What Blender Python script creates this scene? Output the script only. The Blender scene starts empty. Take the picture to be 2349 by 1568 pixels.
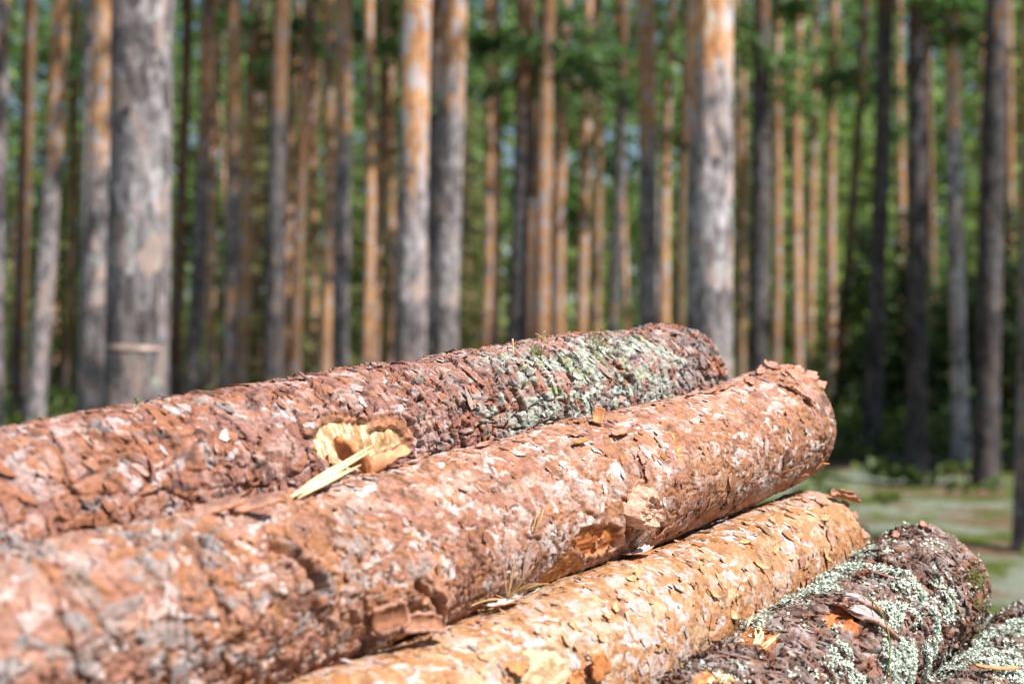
import bpy, math, random
import numpy as np
from mathutils import Vector

# ------------------------------------------------------------------ basics
sc = bpy.context.scene
COL = sc.collection
RNG = np.random.default_rng(11)
random.seed(5)
PI = math.pi
CAM_H = 1.35                       # eye height above the forest floor
F1024, CX, CY = 1422.2, 512.0, 341.5
FW, CXW, CYW = 3262.0, 1174.5, 784.0   # the same lens measured on a 2349 px wide picture


def tag(o, label=None, cat=None, group=None, kind=None):
    if label: o['label'] = label
    if cat: o['category'] = cat
    if group: o['group'] = group
    if kind: o['kind'] = kind
    return o


def empty(name, loc=(0, 0, 0)):
    o = bpy.data.objects.new(name, None)
    o.empty_display_size = 0.1
    o.location = loc
    COL.objects.link(o)
    return o


def np_mesh(name, verts, polys, mat, parent=None, smooth=False, attrs=None, mats=None, mat_idx=None):
    """verts (n,3); polys: list of (m,k) int arrays; attrs: {name: (n,) or (n,3)}"""
    me = bpy.data.meshes.new(name)
    verts = np.asarray(verts, np.float32)
    me.vertices.add(len(verts))
    me.vertices.foreach_set('co', verts.ravel())
    polys = [np.asarray(p, np.int32) for p in polys if len(p)]
    nl = sum(p.size for p in polys)
    npoly = sum(len(p) for p in polys)
    me.loops.add(nl)
    me.loops.foreach_set('vertex_index', np.concatenate([p.ravel() for p in polys]))
    me.polygons.add(npoly)
    tot = np.concatenate([np.full(len(p), p.shape[1], np.int32) for p in polys])
    st = np.concatenate([[0], np.cumsum(tot)[:-1]]).astype(np.int32)
    me.polygons.foreach_set('loop_start', st)
    me.polygons.foreach_set('loop_total', tot)
    me.polygons.foreach_set('use_smooth', np.full(npoly, bool(smooth)))
    for k, a in (attrs or {}).items():
        a = np.asarray(a, np.float32)
        if a.ndim == 1:
            me.attributes.new(k, 'FLOAT', 'POINT').data.foreach_set('value', a)
        else:
            c = np.ones((len(a), 4), np.float32); c[:, :3] = a
            me.attributes.new(k, 'FLOAT_COLOR', 'POINT').data.foreach_set('color', c.ravel())
    for m in (mats or [mat]):
        me.materials.append(m)
    if mat_idx is not None:
        me.polygons.foreach_set('material_index', np.asarray(mat_idx, np.int32))
    me.update(); me.validate()
    o = bpy.data.objects.new(name, me)
    COL.objects.link(o)
    if parent is not None:
        o.parent = parent
    return o


# ------------------------------------------------------------------ noise
def _h(ix, iy, iz, seed):
    with np.errstate(over='ignore'):
        h = (ix.astype(np.uint32) * np.uint32(374761393) + iy.astype(np.uint32) * np.uint32(668265263)
             + iz.astype(np.uint32) * np.uint32(2147483647) + np.uint32((seed * 974711 + 12345) & 0xffffffff))
        h ^= h >> np.uint32(13); h *= np.uint32(1274126177); h ^= h >> np.uint32(16)
        h *= np.uint32(2246822519); h ^= h >> np.uint32(15)
    return h.astype(np.float32) / np.float32(4294967295.0)


def vnoise(P, seed=0):
    fl = np.floor(P); f = (P - fl).astype(np.float32); i = fl.astype(np.int64)
    f = f * f * (3 - 2 * f)
    x, y, z = i[..., 0], i[..., 1], i[..., 2]
    fx, fy, fz = f[..., 0], f[..., 1], f[..., 2]
    def c(a, b, d): return _h(x + a, y + b, z + d, seed)
    x00 = c(0, 0, 0) * (1 - fx) + c(1, 0, 0) * fx
    x10 = c(0, 1, 0) * (1 - fx) + c(1, 1, 0) * fx
    x01 = c(0, 0, 1) * (1 - fx) + c(1, 0, 1) * fx
    x11 = c(0, 1, 1) * (1 - fx) + c(1, 1, 1) * fx
    return (x00 * (1 - fy) + x10 * fy) * (1 - fz) + (x01 * (1 - fy) + x11 * fy) * fz


def fbm(P, octs=3, seed=0):
    s = 0; a = 1.0; t = 0
    for k in range(octs):
        s = s + a * vnoise(P * (2.03 ** k) + 17.3 * k, seed + k); t += a; a *= 0.5
    return s / t


def voro(U, V, nv, seed):
    """cells in (U, V); V periodic with nv cells. Returns 3 random ids, edge distance F2-F1, offset to the cell point."""
    iu = np.floor(U).astype(np.int64); iv = np.floor(V).astype(np.int64)
    b1 = np.full(U.shape, 9.0, np.float32); b2 = b1.copy()
    ids = np.zeros(U.shape, np.int64); idv = ids.copy(); ou = b1 * 0; ov = b1 * 0
    for a in (-1, 0, 1):
        for b in (-1, 0, 1):
            cu = iu + a; cv = (iv + b) % nv; z = np.zeros_like(cu)
            pu = cu + _h(cu, cv, z, seed); pv = iv + b + _h(cu, cv, z + 1, seed)
            du = (U - pu).astype(np.float32); dv = (V - pv).astype(np.float32)
            d = np.sqrt(du * du + dv * dv)
            m = d < b1
            b2 = np.where(m, b1, np.minimum(b2, d)); b1 = np.where(m, d, b1)
            ids = np.where(m, cu, ids); idv = np.where(m, cv, idv)
            ou = np.where(m, du, ou); ov = np.where(m, dv, ov)
    z = np.zeros_like(ids)
    R = [_h(ids, idv, z + 7 + k, seed) for k in range(4)]
    return R, b2 - b1, ou, ov


def sstep(a, b, x):
    t = np.clip((x - a) / (b - a), 0, 1)
    return t * t * (3 - 2 * t)


def lerp(a, b, t):
    return a + (b - a) * t[..., None]


def C3(*c):
    return np.array(c, np.float32)


# ------------------------------------------------------------------ materials
def nodes_of(m):
    m.use_nodes = True
    nt = m.node_tree
    return nt, nt.nodes, nt.links, nt.nodes['Principled BSDF']


def mk(nt, t, **kw):
    n = nt.nodes.new(t)
    for k, v in kw.items():
        if k.startswith('_'): setattr(n, k[1:], v)
        else: n.inputs[k].default_value = v
    return n


def mixc(nt, L, fac, a, b, mode='MIX'):
    n = nt.nodes.new('ShaderNodeMix'); n.data_type = 'RGBA'; n.blend_type = mode
    for s, v in ((0, fac), (6, a), (7, b)):
        if isinstance(v, (int, float, tuple, list)):
            n.inputs[s].default_value = v if s == 0 else (tuple(v) + (1,))[:4]
        else: L.new(v, n.inputs[s])
    return n.outputs[2]


def ramp(nt, L, src, stops):
    r = nt.nodes.new('ShaderNodeValToRGB'); e = r.color_ramp.elements
    while len(e) < len(stops): e.new(0.5)
    for el, (p, c) in zip(e, stops):
        el.position = p; el.color = tuple(c) + (1,) if len(c) == 3 else c
    L.new(src, r.inputs[0]); return r.outputs[0]


def bark_material(name, rough=0.72, spec=0.35, fine=420, bump=0.6, sheen=0.0):
    """the cut logs: plate colours come with the mesh; grain, flecks and micro relief are node noise"""
    m = bpy.data.materials.new(name)
    nt, N, L, b = nodes_of(m)
    at = mk(nt, 'ShaderNodeAttribute', _attribute_name='albedo')
    tc = mk(nt, 'ShaderNodeTexCoord')
    n1 = mk(nt, 'ShaderNodeTexNoise', Scale=fine * 0.45, Detail=4.0, Roughness=0.65)
    n2 = mk(nt, 'ShaderNodeTexNoise', Scale=fine * 1.2, Detail=3.0, Roughness=0.6)
    v1 = mk(nt, 'ShaderNodeTexVoronoi', Scale=fine * 0.4, Randomness=1.0); 
    for n in (n1, n2, v1): L.new(tc.outputs['Object'], n.inputs['Vector'])
    g1 = ramp(nt, L, n1.outputs['Fac'], [(0.28, (0.62, 0.58, 0.56)), (0.5, (1, 1, 1)), (0.74, (1.28, 1.25, 1.24))])
    c = mixc(nt, L, 1.0, at.outputs['Color'], g1, 'MULTIPLY')
    g2 = ramp(nt, L, v1.outputs['Color'], [(0.0, (0.8, 0.76, 0.74)), (1.0, (1.2, 1.22, 1.25))])
    c = mixc(nt, L, 0.8, c, g2, 'MULTIPLY')
    L.new(c, b.inputs['Base Color'])
    b.inputs['Roughness'].default_value = rough
    b.inputs['Specular IOR Level'].default_value = spec
    h = mk(nt, 'ShaderNodeMath', _operation='ADD'); L.new(n1.outputs['Fac'], h.inputs[0]); L.new(n2.outputs['Fac'], h.inputs[1])
    bp = mk(nt, 'ShaderNodeBump', Strength=bump, Distance=0.0016)
    L.new(h.outputs[0], bp.inputs['Height']); L.new(bp.outputs[0], b.inputs['Normal'])
    return m


def wood_material(name, c0, c1, c2, scale=60):
    m = bpy.data.materials.new(name)
    nt, N, L, b = nodes_of(m)
    tc = mk(nt, 'ShaderNodeTexCoord')
    n1 = mk(nt, 'ShaderNodeTexNoise', Scale=scale, Detail=5.0, Roughness=0.65, Distortion=0.6)
    L.new(tc.outputs['Object'], n1.inputs['Vector'])
    c = ramp(nt, L, n1.outputs['Fac'], [(0.3, c0), (0.5, c1), (0.72, c2)])
    L.new(c, b.inputs['Base Color']); b.inputs['Roughness'].default_value = 0.7
    bp = mk(nt, 'ShaderNodeBump', Strength=0.4, Distance=0.001)
    L.new(n1.outputs['Fac'], bp.inputs['Height']); L.new(bp.outputs[0], b.inputs['Normal'])
    return m


def ring_wood_material():
    m = bpy.data.materials.new('cut_wood')
    nt, N, L, b = nodes_of(m)
    tc = mk(nt, 'ShaderNodeTexCoord')
    at = mk(nt, 'ShaderNodeAttribute', _attribute_name='ring')
    n1 = mk(nt, 'ShaderNodeTexNoise', Scale=30.0, Detail=3.0); L.new(tc.outputs['Object'], n1.inputs['Vector'])
    a = mk(nt, 'ShaderNodeMath', _operation='MULTIPLY_ADD'); L.new(n1.outputs['Fac'], a.inputs[0]); a.inputs[1].default_value = 0.06; L.new(at.outputs['Fac'], a.inputs[2])
    s = mk(nt, 'ShaderNodeMath', _operation='MULTIPLY'); L.new(a.outputs[0], s.inputs[0]); s.inputs[1].default_value = 170
    s2 = mk(nt, 'ShaderNodeMath', _operation='SINE'); L.new(s.outputs[0], s2.inputs[0])
    c = ramp(nt, L, s2.outputs[0], [(0.0, (0.58, 0.40, 0.21)), (0.8, (0.46, 0.28, 0.13)), (1.0, (0.36, 0.2, 0.09))])
    L.new(c, b.inputs['Base Color']); b.inputs['Roughness'].default_value = 0.8
    return m


def leaf_material(name, c_dark, c_mid, c_light, scale=1.3, trans=0.45):
    m = bpy.data.materials.new(name)
    nt, N, L, b = nodes_of(m)
    tc = mk(nt, 'ShaderNodeTexCoord'); at = mk(nt, 'ShaderNodeAttribute', _attribute_name='tone')
    oi = mk(nt, 'ShaderNodeObjectInfo')
    n1 = mk(nt, 'ShaderNodeTexNoise', Scale=scale, Detail=2.0); L.new(tc.outputs['Object'], n1.inputs['Vector'])
    ad = mk(nt, 'ShaderNodeMath', _operation='MULTIPLY_ADD'); L.new(at.outputs['Fac'], ad.inputs[0]); ad.inputs[1].default_value = 0.5
    L.new(n1.outputs['Fac'], ad.inputs[2])
    ad2 = mk(nt, 'ShaderNodeMath', _operation='MULTIPLY_ADD'); L.new(oi.outputs['Random'], ad2.inputs[0]); ad2.inputs[1].default_value = 0.3
    L.new(ad.outputs[0], ad2.inputs[2])
    c = ramp(nt, L, ad2.outputs[0], [(0.45, c_dark), (0.8, c_mid), (1.15 if False else 1.0, c_light)])
    L.new(c, b.inputs['Base Color']); b.inputs['Roughness'].default_value = 0.55
    tr = mk(nt, 'ShaderNodeBsdfTranslucent'); L.new(c, tr.inputs['Color'])
    mx = mk(nt, 'ShaderNodeMixShader'); mx.inputs[0].default_value = trans
    L.new(b.outputs[0], mx.inputs[1]); L.new(tr.outputs[0], mx.inputs[2])
    out = [n for n in N if n.type == 'OUTPUT_MATERIAL'][0]
    L.new(mx.outputs[0], out.inputs['Surface'])
    return m


def trunk_material():
    """standing pines: furrowed grey plates low down, flaking orange bark higher up; attributes say where and how dark"""
    m = bpy.data.materials.new('standing_pine_bark')
    nt, N, L, b = nodes_of(m)
    tc = mk(nt, 'ShaderNodeTexCoord')
    mp = mk(nt, 'ShaderNodeMapping'); mp.inputs['Scale'].default_value = (1, 1, 0.42)
    L.new(tc.outputs['Object'], mp.inputs['Vector'])
    oi = mk(nt, 'ShaderNodeObjectInfo')
    am = mk(nt, 'ShaderNodeAttribute', _attribute_name='orange'); aw = mk(nt, 'ShaderNodeAttribute', _attribute_name='value')
    al = mk(nt, 'ShaderNodeAttribute', _attribute_name='lichen')
    na = mk(nt, 'ShaderNodeTexNoise', Scale=7.0, Detail=5.0, Roughness=0.7)
    nb = mk(nt, 'ShaderNodeTexNoise', Scale=24.0, Detail=4.0, Roughness=0.7)
    nc = mk(nt, 'ShaderNodeTexNoise', Scale=6.0, Detail=3.0, Roughness=0.6)
    vo = mk(nt, 'ShaderNodeTexVoronoi', Scale=17.0, Randomness=1.0)
    nl = mk(nt, 'ShaderNodeTexNoise', Scale=13.0, Detail=4.0, Roughness=0.75)
    for n in (na, nb, nc, vo, nl): L.new(mp.outputs[0], n.inputs['Vector'])
    grey = ramp(nt, L, nb.outputs['Fac'], [(0.28, (0.06, 0.05, 0.05)), (0.46, (0.19, 0.175, 0.186)), (0.60, (0.345, 0.32, 0.338)), (0.78, (0.58, 0.53, 0.52))])
    vc = mk(nt, 'ShaderNodeSeparateColor'); L.new(vo.outputs['Color'], vc.inputs[0])
    pk = ramp(nt, L, vc.outputs[0], [(0.72, (0, 0, 0)), (0.9, (1, 1, 1))])
    pv = ramp(nt, L, vc.outputs[2], [(0.0, (0.5, 0.48, 0.48)), (0.55, (1.0, 1.0, 1.0)), (1.0, (1.45, 1.43, 1.45))])
    grey = mixc(nt, L, 1.0, grey, pv, 'MULTIPLY')
    grey = mixc(nt, L, pk, grey, (0.40, 0.31, 0.285))
    org = ramp(nt, L, nb.outputs['Fac'], [(0.28, (0.22, 0.085, 0.035)), (0.44, (0.43, 0.205, 0.09)), (0.58, (0.56, 0.335, 0.19)), (0.74, (0.66, 0.52, 0.42))])
    pk2 = ramp(nt, L, vc.outputs[1], [(0.70, (0, 0, 0)), (0.9, (1, 1, 1))])
    org = mixc(nt, L, pk2, org, (0.45, 0.40, 0.42))
    # orange share = attribute shifted by patchy noise
    s1 = mk(nt, 'ShaderNodeMath', _operation='SUBTRACT'); L.new(na.outputs['Fac'], s1.inputs[0]); s1.inputs[1].default_value = 0.5
    s2 = mk(nt, 'ShaderNodeMath', _operation='MULTIPLY_ADD'); L.new(s1.outputs[0], s2.inputs[0]); s2.inputs[1].default_value = 2.7
    L.new(am.outputs['Fac'], s2.inputs[2])
    fac = ramp(nt, L, s2.outputs[0], [(0.36, (0, 0, 0)), (0.64, (1, 1, 1))])
    c = mixc(nt, L, fac, grey, org)
    # lichen specks
    l1 = mk(nt, 'ShaderNodeMath', _operation='MULTIPLY_ADD'); L.new(al.outputs['Fac'], l1.inputs[0]); l1.inputs[1].default_value = 0.24; L.new(nl.outputs['Fac'], l1.inputs[2])
    lf = ramp(nt, L, l1.outputs[0], [(0.66, (0, 0, 0)), (0.74, (1, 1, 1))])
    c = mixc(nt, L, lf, c, (0.40, 0.43, 0.38))
    ns = mk(nt, 'ShaderNodeTexNoise', Scale=1.1, Detail=3.0); L.new(tc.outputs['Object'], ns.inputs['Vector'])
    stn = ramp(nt, L, ns.outputs['Fac'], [(0.34, (0.62, 0.58, 0.57)), (0.62, (1.12, 1.12, 1.12))])
    c = mixc(nt, L, 1.0, c, stn, 'MULTIPLY')
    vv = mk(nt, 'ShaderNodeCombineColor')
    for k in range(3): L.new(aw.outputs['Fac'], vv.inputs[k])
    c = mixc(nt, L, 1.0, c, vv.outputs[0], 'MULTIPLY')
    L.new(c, b.inputs['Base Color']); b.inputs['Roughness'].default_value = 0.85; b.inputs['Specular IOR Level'].default_value = 0.2
    bp = mk(nt, 'ShaderNodeBump', Strength=0.7, Distance=0.02)
    L.new(nb.outputs['Fac'], bp.inputs['Height']); L.new(bp.outputs[0], b.inputs['Normal'])
    return m


def ground_material():
    m = bpy.data.materials.new('forest_floor')
    nt, N, L, b = nodes_of(m)
    tc = mk(nt, 'ShaderNodeTexCoord')
    n1 = mk(nt, 'ShaderNodeTexNoise', Scale=0.9, Detail=6.0, Roughness=0.62)
    n2 = mk(nt, 'ShaderNodeTexNoise', Scale=1.5, Detail=6.0, Roughness=0.7)
    n3 = mk(nt, 'ShaderNodeTexNoise', Scale=26.0, Detail=5.0, Roughness=0.7)
    for n in (n1, n2, n3): L.new(tc.outputs['Object'], n.inputs['Vector'])
    litter = ramp(nt, L, n3.outputs['Fac'], [(0.3, (0.06, 0.038, 0.025)), (0.5, (0.17, 0.11, 0.07)), (0.7, (0.30, 0.22, 0.15))])
    lich = ramp(nt, L, n3.outputs['Fac'], [(0.3, (0.12, 0.14, 0.105)), (0.5, (0.21, 0.235, 0.185)), (0.7, (0.32, 0.345, 0.285))])
    moss = ramp(nt, L, n3.outputs['Fac'], [(0.3, (0.03, 0.045, 0.010)), (0.5, (0.085, 0.11, 0.022)), (0.7, (0.17, 0.20, 0.045))])
    f1 = ramp(nt, L, n1.outputs['Fac'], [(0.46, (0, 0, 0)), (0.53, (1, 1, 1))])
    f2 = ramp(nt, L, n2.outputs['Fac'], [(0.49, (0, 0, 0)), (0.56, (1, 1, 1))])
    c = mixc(nt, L, f1, litter, lich); c = mixc(nt, L, f2, c, moss)
    L.new(c, b.inputs['Base Color']); b.inputs['Roughness'].default_value = 0.95; b.inputs['Specular IOR Level'].default_value = 0.1
    bp = mk(nt, 'ShaderNodeBump', Strength=0.9, Distance=0.05)
    L.new(n3.outputs['Fac'], bp.inputs['Height']); L.new(bp.outputs[0], b.inputs['Normal'])
    return m


def flat_material(name, col, rough=0.7, var=0.25, scale=80, trans=0.0):
    m = bpy.data.materials.new(name)
    nt, N, L, b = nodes_of(m)
    tc = mk(nt, 'ShaderNodeTexCoord')
    n1 = mk(nt, 'ShaderNodeTexNoise', Scale=scale, Detail=4.0, Roughness=0.65); L.new(tc.outputs['Object'], n1.inputs['Vector'])
    lo = tuple(x * (1 - var) for x in col); hi = tuple(min(1, x * (1 + var)) for x in col)
    c = ramp(nt, L, n1.outputs['Fac'], [(0.3, lo), (0.7, hi)])
    L.new(c, b.inputs['Base Color']); b.inputs['Roughness'].default_value = rough
    if trans:
        tr = mk(nt, 'ShaderNodeBsdfTranslucent'); L.new(c, tr.inputs['Color'])
        mx = mk(nt, 'ShaderNodeMixShader'); mx.inputs[0].default_value = trans
        L.new(b.outputs[0], mx.inputs[1]); L.new(tr.outputs[0], mx.inputs[2])
        L.new(mx.outputs[0], [n for n in N if n.type == 'OUTPUT_MATERIAL'][0].inputs['Surface'])
    return m


M_BARK = bark_material('log_bark')
M_PAPER = bark_material('papery_bark', rough=0.5, spec=0.5, bump=0.35)
M_RING = ring_wood_material()
M_WOOD = wood_material('bare_wood', (0.42, 0.20, 0.07), (0.72, 0.52, 0.26), (0.82, 0.68, 0.43), 90)
M_SPLINT = wood_material('splinter_wood', (0.60, 0.40, 0.17), (0.76, 0.60, 0.32), (0.84, 0.72, 0.48), 120)
M_INNER = flat_material('inner_bark', (0.50, 0.185, 0.06), 0.6, 0.45, 70, 0.12)
M_OUTER = flat_material('outer_bark', (0.36, 0.19, 0.14), 0.75, 0.5, 130)
M_RUST = flat_material('rusty_bark', (0.27, 0.115, 0.06), 0.75, 0.5, 110)
M_LICHEN = flat_material('mint_lichen', (0.51, 0.57, 0.49), 0.9, 0.3, 160, 0.1)
M_MOSS = flat_material('moss', (0.20, 0.21, 0.05), 0.9, 0.5, 120, 0.2)
M_STRAW = flat_material('dry_needles', (0.52, 0.33, 0.14), 0.6, 0.3, 60)
M_GRASS = flat_material('green_blade', (0.16, 0.24, 0.05), 0.5, 0.3, 60, 0.3)
M_TRUNK = trunk_material()
M_LIMB = flat_material('limb_bark', (0.24, 0.13, 0.07), 0.85, 0.4, 20)
M_STUB = flat_material('dead_twig_grey', (0.20, 0.17, 0.15), 0.85, 0.35, 25)
M_NEEDLE = leaf_material('pine_needles', (0.02, 0.055, 0.016), (0.07, 0.15, 0.04), (0.15, 0.26, 0.075))
M_SPRUCE = leaf_material('spruce_needles', (0.035, 0.08, 0.02), (0.15, 0.245, 0.055), (0.32, 0.45, 0.12))
M_DRY = leaf_material('olive_dry_twigs', (0.07, 0.06, 0.03), (0.17, 0.17, 0.07), (0.27, 0.28, 0.11))
M_BUSH = leaf_material('bilberry_leaves', (0.03, 0.06, 0.012), (0.07, 0.12, 0.022), (0.14, 0.19, 0.04), 2.5)
M_FAR = leaf_material('far_foliage', (0.05, 0.11, 0.03), (0.18, 0.30, 0.08), (0.37, 0.50, 0.17), 0.22)
M_GROUND = ground_material()


# ------------------------------------------------------------------ shape helpers
def tube(pts, radii, n=8, cap=True):
    pts = np.asarray(pts, float); k = len(pts)
    radii = np.broadcast_to(np.asarray(radii, float), (k,))
    t = np.gradient(pts, axis=0); t /= np.linalg.norm(t, axis=1)[:, None] + 1e-9
    ref = np.array([0.13, 0.21, 1.0]) if abs(t[:, 2]).mean() < 0.8 else np.array([1.0, 0.1, 0])
    a = np.cross(t, ref); a /= np.linalg.norm(a, axis=1)[:, None]; b = np.cross(t, a)
    th = np.linspace(0, 2 * PI, n, endpoint=False)
    V = pts[:, None] + radii[:, None, None] * (np.cos(th)[None, :, None] * a[:, None] + np.sin(th)[None, :, None] * b[:, None])
    i, j = np.meshgrid(np.arange(k - 1), np.arange(n), indexing='ij')
    q = np.stack([i * n + j, i * n + (j + 1) % n, (i + 1) * n + (j + 1) % n, (i + 1) * n + j], -1).reshape(-1, 4)
    polys = [q]
    if cap: polys += [np.arange(n)[None, ::-1], (np.arange(n) + (k - 1) * n)[None]]
    return V.reshape(-1, 3), polys


class Geo:
    """collects pieces into one mesh"""
    def __init__(self): self.v = []; self.p = {}; self.n = 0; self.at = {}; self.mi = {}
    def add(self, v, polys, mi=0, **at):
        v = np.asarray(v, float).reshape(-1, 3)
        for q in polys:
            q = np.asarray(q)
            self.p.setdefault((q.shape[1], mi), []).append(q + self.n)
        for k, a in at.items():
            a = np.asarray(a, float)
            self.at.setdefault(k, []).append(np.broadcast_to(a, (len(v),) + a.shape[-1:]) if a.ndim and a.shape[0] != len(v) else (np.full(len(v), a) if a.ndim == 0 else a))
        self.v.append(v); self.n += len(v); return self
    def build(self, name, mat, parent=None, smooth=False, mats=None):
        polys = []; mi = []
        for (k, m), lst in self.p.items():
            a = np.concatenate(lst); polys.append(a); mi.append(np.full(len(a), m))
        return np_mesh(name, np.concatenate(self.v), polys, mat, parent, smooth,
                       {k: np.concatenate(a) for k, a in self.at.items()}, mats, np.concatenate(mi) if mats else None)


def plate(c, ax, ay, az, lx, ly, cx=0.0, cy=0.0, thick=0.002, seed=0, nx=16, ny=9, jag=0.25, twist=0.0, rough=0.001, corner=0.45):
    """a curved slab (bark chip, curl): lx along ax, ly along ay; cx, cy = arc angles of the curl; ragged outline; real thickness"""
    ax, ay, az = [np.asarray(q, float) / np.linalg.norm(q) for q in (ax, ay, az)]
    r = np.random.default_rng(seed)
    s = np.linspace(-1, 1, nx); t = np.linspace(-1, 1, ny)
    S, T = np.meshgrid(s, t, indexing='ij')
    ey = (1 - corner * np.abs(s) ** 3) * (1 - jag * np.interp(s, np.linspace(-1, 1, 14), r.uniform(0, 1, 14)))
    ex = (1 - 0.65 * corner * np.abs(t) ** 3) * (1 - 0.8 * jag * np.interp(t, np.linspace(-1, 1, 8), r.uniform(0, 1, 8)))
    X = S * lx / 2 * ex[None, :]; Y = T * ly / 2 * ey[:, None]
    def bend(q, L, ang):
        if abs(ang) < 1e-3: return q, q * 0
        R = L / ang; a = q / R
        return R * np.sin(a), R * (1 - np.cos(a))
    Xb, zx = bend(X, lx, cx); Yb, zy = bend(Y, ly, cy)
    Z = zx + zy + twist * S * T * ly / 2 + (vnoise(np.stack([X * 150 + seed, Y * 150, X * 0], -1), seed) - 0.5) * rough * 2
    Nn = np.stack([-np.gradient(Z, axis=0) / (np.gradient(Xb, axis=0) + 1e-9), -np.gradient(Z, axis=1) / (np.gradient(Yb, axis=1) + 1e-9), np.ones_like(Z)], -1)
    Nn = np.clip(Nn, -4, 4); Nn /= np.linalg.norm(Nn, axis=-1)[..., None]
    def world(A): return np.asarray(c) + A[..., 0:1] * ax + A[..., 1:2] * ay + A[..., 2:3] * az
    P = np.stack([Xb, Yb, Z], -1)
    top = world(P + Nn * thick / 2).reshape(-1, 3); bot = world(P - Nn * thick / 2).reshape(-1, 3)
    i, j = np.meshgrid(np.arange(nx - 1), np.arange(ny - 1), indexing='ij')
    q = np.stack([i * ny + j, (i + 1) * ny + j, (i + 1) * ny + j + 1, i * ny + j + 1], -1).reshape(-1, 4)
    M = nx * ny
    edge = [(a * ny) for a in range(nx)] + [((nx - 1) * ny + b) for b in range(1, ny)] + [(a * ny + ny - 1) for a in range(nx - 2, -1, -1)] + [b for b in range(ny - 2, 0, -1)]
    e = np.array(edge); e2 = np.roll(e, -1)
    rim = np.stack([e2, e, e + M, e2 + M], -1)
    return np.concatenate([top, bot]), q, q[:, ::-1] + M, rim


def add_plate(g, *a, mi_top=0, mi_bot=0, mi_rim=0, **k):
    v, t, b, r = plate(*a, **k)
    n = g.n
    g.v.append(v); g.n += len(v)
    for q, m in ((t, mi_top), (b, mi_bot), (r, mi_rim)):
        g.p.setdefault((4, m), []).append(q + n)


# ------------------------------------------------------------------ the logs: axis, frame and nominal surface (eye at the origin)
FIT = {
 1: [-0.86895, 0.89381, -0.28570, 0.27474, 2.30768, -0.06630, 0.00066, 0.03171, 0.09956, 0.08816],
 2: [-0.86840, 0.56981, -0.32018, 0.42897, 2.23773, -0.13227, -0.01567, -0.02206, 0.09699, 0.09264],
 3: [-0.68031, 0.57943, -0.45989, 0.47029, 2.20809, -0.31370, 0.00391, -0.00458, 0.09783, 0.08389],
 4: [-0.46731, 0.60878, -0.58114, 0.61926, 2.11778, -0.36041, -0.00006, -0.01994, 0.10524, 0.09339],
 5: [-0.27135, 0.53421, -0.62042, 0.81191, 2.16988, -0.48187, 0.00668, -0.00525, 0.09685, 0.08496]}


class Log:
    def __init__(self, k):
        p = np.array(FIT[k]); self.k = k
        self.P0, self.P1, self.b = p[:3] + [0, 0, CAM_H], p[3:6] + [0, 0, CAM_H], p[6:8]
        self.r0, self.r1 = p[8], p[9]
        d = self.P1 - self.P0; self.L = np.linalg.norm(d); self.d = d / self.L
        s = np.cross(self.d, [0, 0, 1.0]); self.s = s / np.linalg.norm(s); self.up = np.cross(self.s, self.d)
    def centre(self, t):
        t = np.asarray(t, float); k = 4 * t * (1 - t)
        return self.P0 + t[..., None] * (self.P1 - self.P0) + k[..., None] * (self.b[0] * self.s + self.b[1] * self.up)
    def rad(self, t): return self.r0 + (self.r1 - self.r0) * np.asarray(t, float)
    def nrm(self, th): th = np.asarray(th, float); return np.cos(th)[..., None] * self.s + np.sin(th)[..., None] * self.up
    def at(self, t, th, h=0.0):
        """point on (h above) the nominal bark surface; t along 0..1, th around, 0 = open side, pi/2 = top"""
        h = np.asarray(h, float)
        return self.centre(t) + (self.rad(t) + h)[..., None] * self.nrm(th)
    def hit(self, px, py):
        t = np.linspace(0, 1, 500); th = np.linspace(-PI * 0.55, PI * 0.8, 240)
        T, H = np.meshgrid(t, th, indexing='ij'); P = self.at(T, H)
        n = self.nrm(H); view = P - [0, 0, CAM_H]
        x = CXW + FW * P[..., 0] / P[..., 1]; y = CYW - FW * (P[..., 2] - CAM_H) / P[..., 1]
        e = (x - px) ** 2 + (y - py) ** 2 + np.where((n * view).sum(-1) > 0.0, 1e6, 0)
        i = np.unravel_index(e.argmin(), e.shape)
        return T[i], H[i]


LOGS = {k: Log(k) for k in FIT}


def poly_mask(lg, T, TH, pix, soft=0.006, seed=3, wob=0.012):
    """signed, ragged-edged mask of a patch whose outline lies on the log's surface (metres along, metres around)"""
    q = np.array([lg.hit(*p) for p in pix]); R = (lg.r0 + lg.r1) / 2
    A = np.stack([q[:, 0] * lg.L, q[:, 1] * R], -1)
    th = (TH + PI * 0.75) % (2 * PI) - PI * 0.75
    x = T * lg.L; y = th * R
    P = np.stack([x * 90, y * 90, x * 0 + seed], -1)
    inside = np.zeros(x.shape, bool); dist = np.full(x.shape, 9.0)
    sel = (x > A[:, 0].min() - 0.05) & (x < A[:, 0].max() + 0.05) & (y > A[:, 1].min() - 0.05) & (y < A[:, 1].max() + 0.05)
    if not sel.any(): return np.zeros(x.shape)
    xs = x[sel]; ys = y[sel]
    w = (fbm(P[sel], 3, seed) - 0.5) * wob * 2
    ins = np.zeros(xs.shape, bool); dd = np.full(xs.shape, 9.0)
    for a, b in zip(A, np.roll(A, -1, 0)):
        c = ((a[1] > ys) != (b[1] > ys)) & (xs < (b[0] - a[0]) * (ys - a[1]) / (b[1] - a[1] + 1e-12) + a[0])
        ins ^= c
        ab = b - a; t = np.clip(((xs - a[0]) * ab[0] + (ys - a[1]) * ab[1]) / (ab @ ab + 1e-12), 0, 1)
        dd = np.minimum(dd, np.hypot(xs - a[0] - t * ab[0], ys - a[1] - t * ab[1]))
    sd = np.where(ins, dd, -dd) + w
    out = np.zeros(x.shape); out[sel] = sstep(-soft / 2, soft / 2, sd)
    return out


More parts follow.
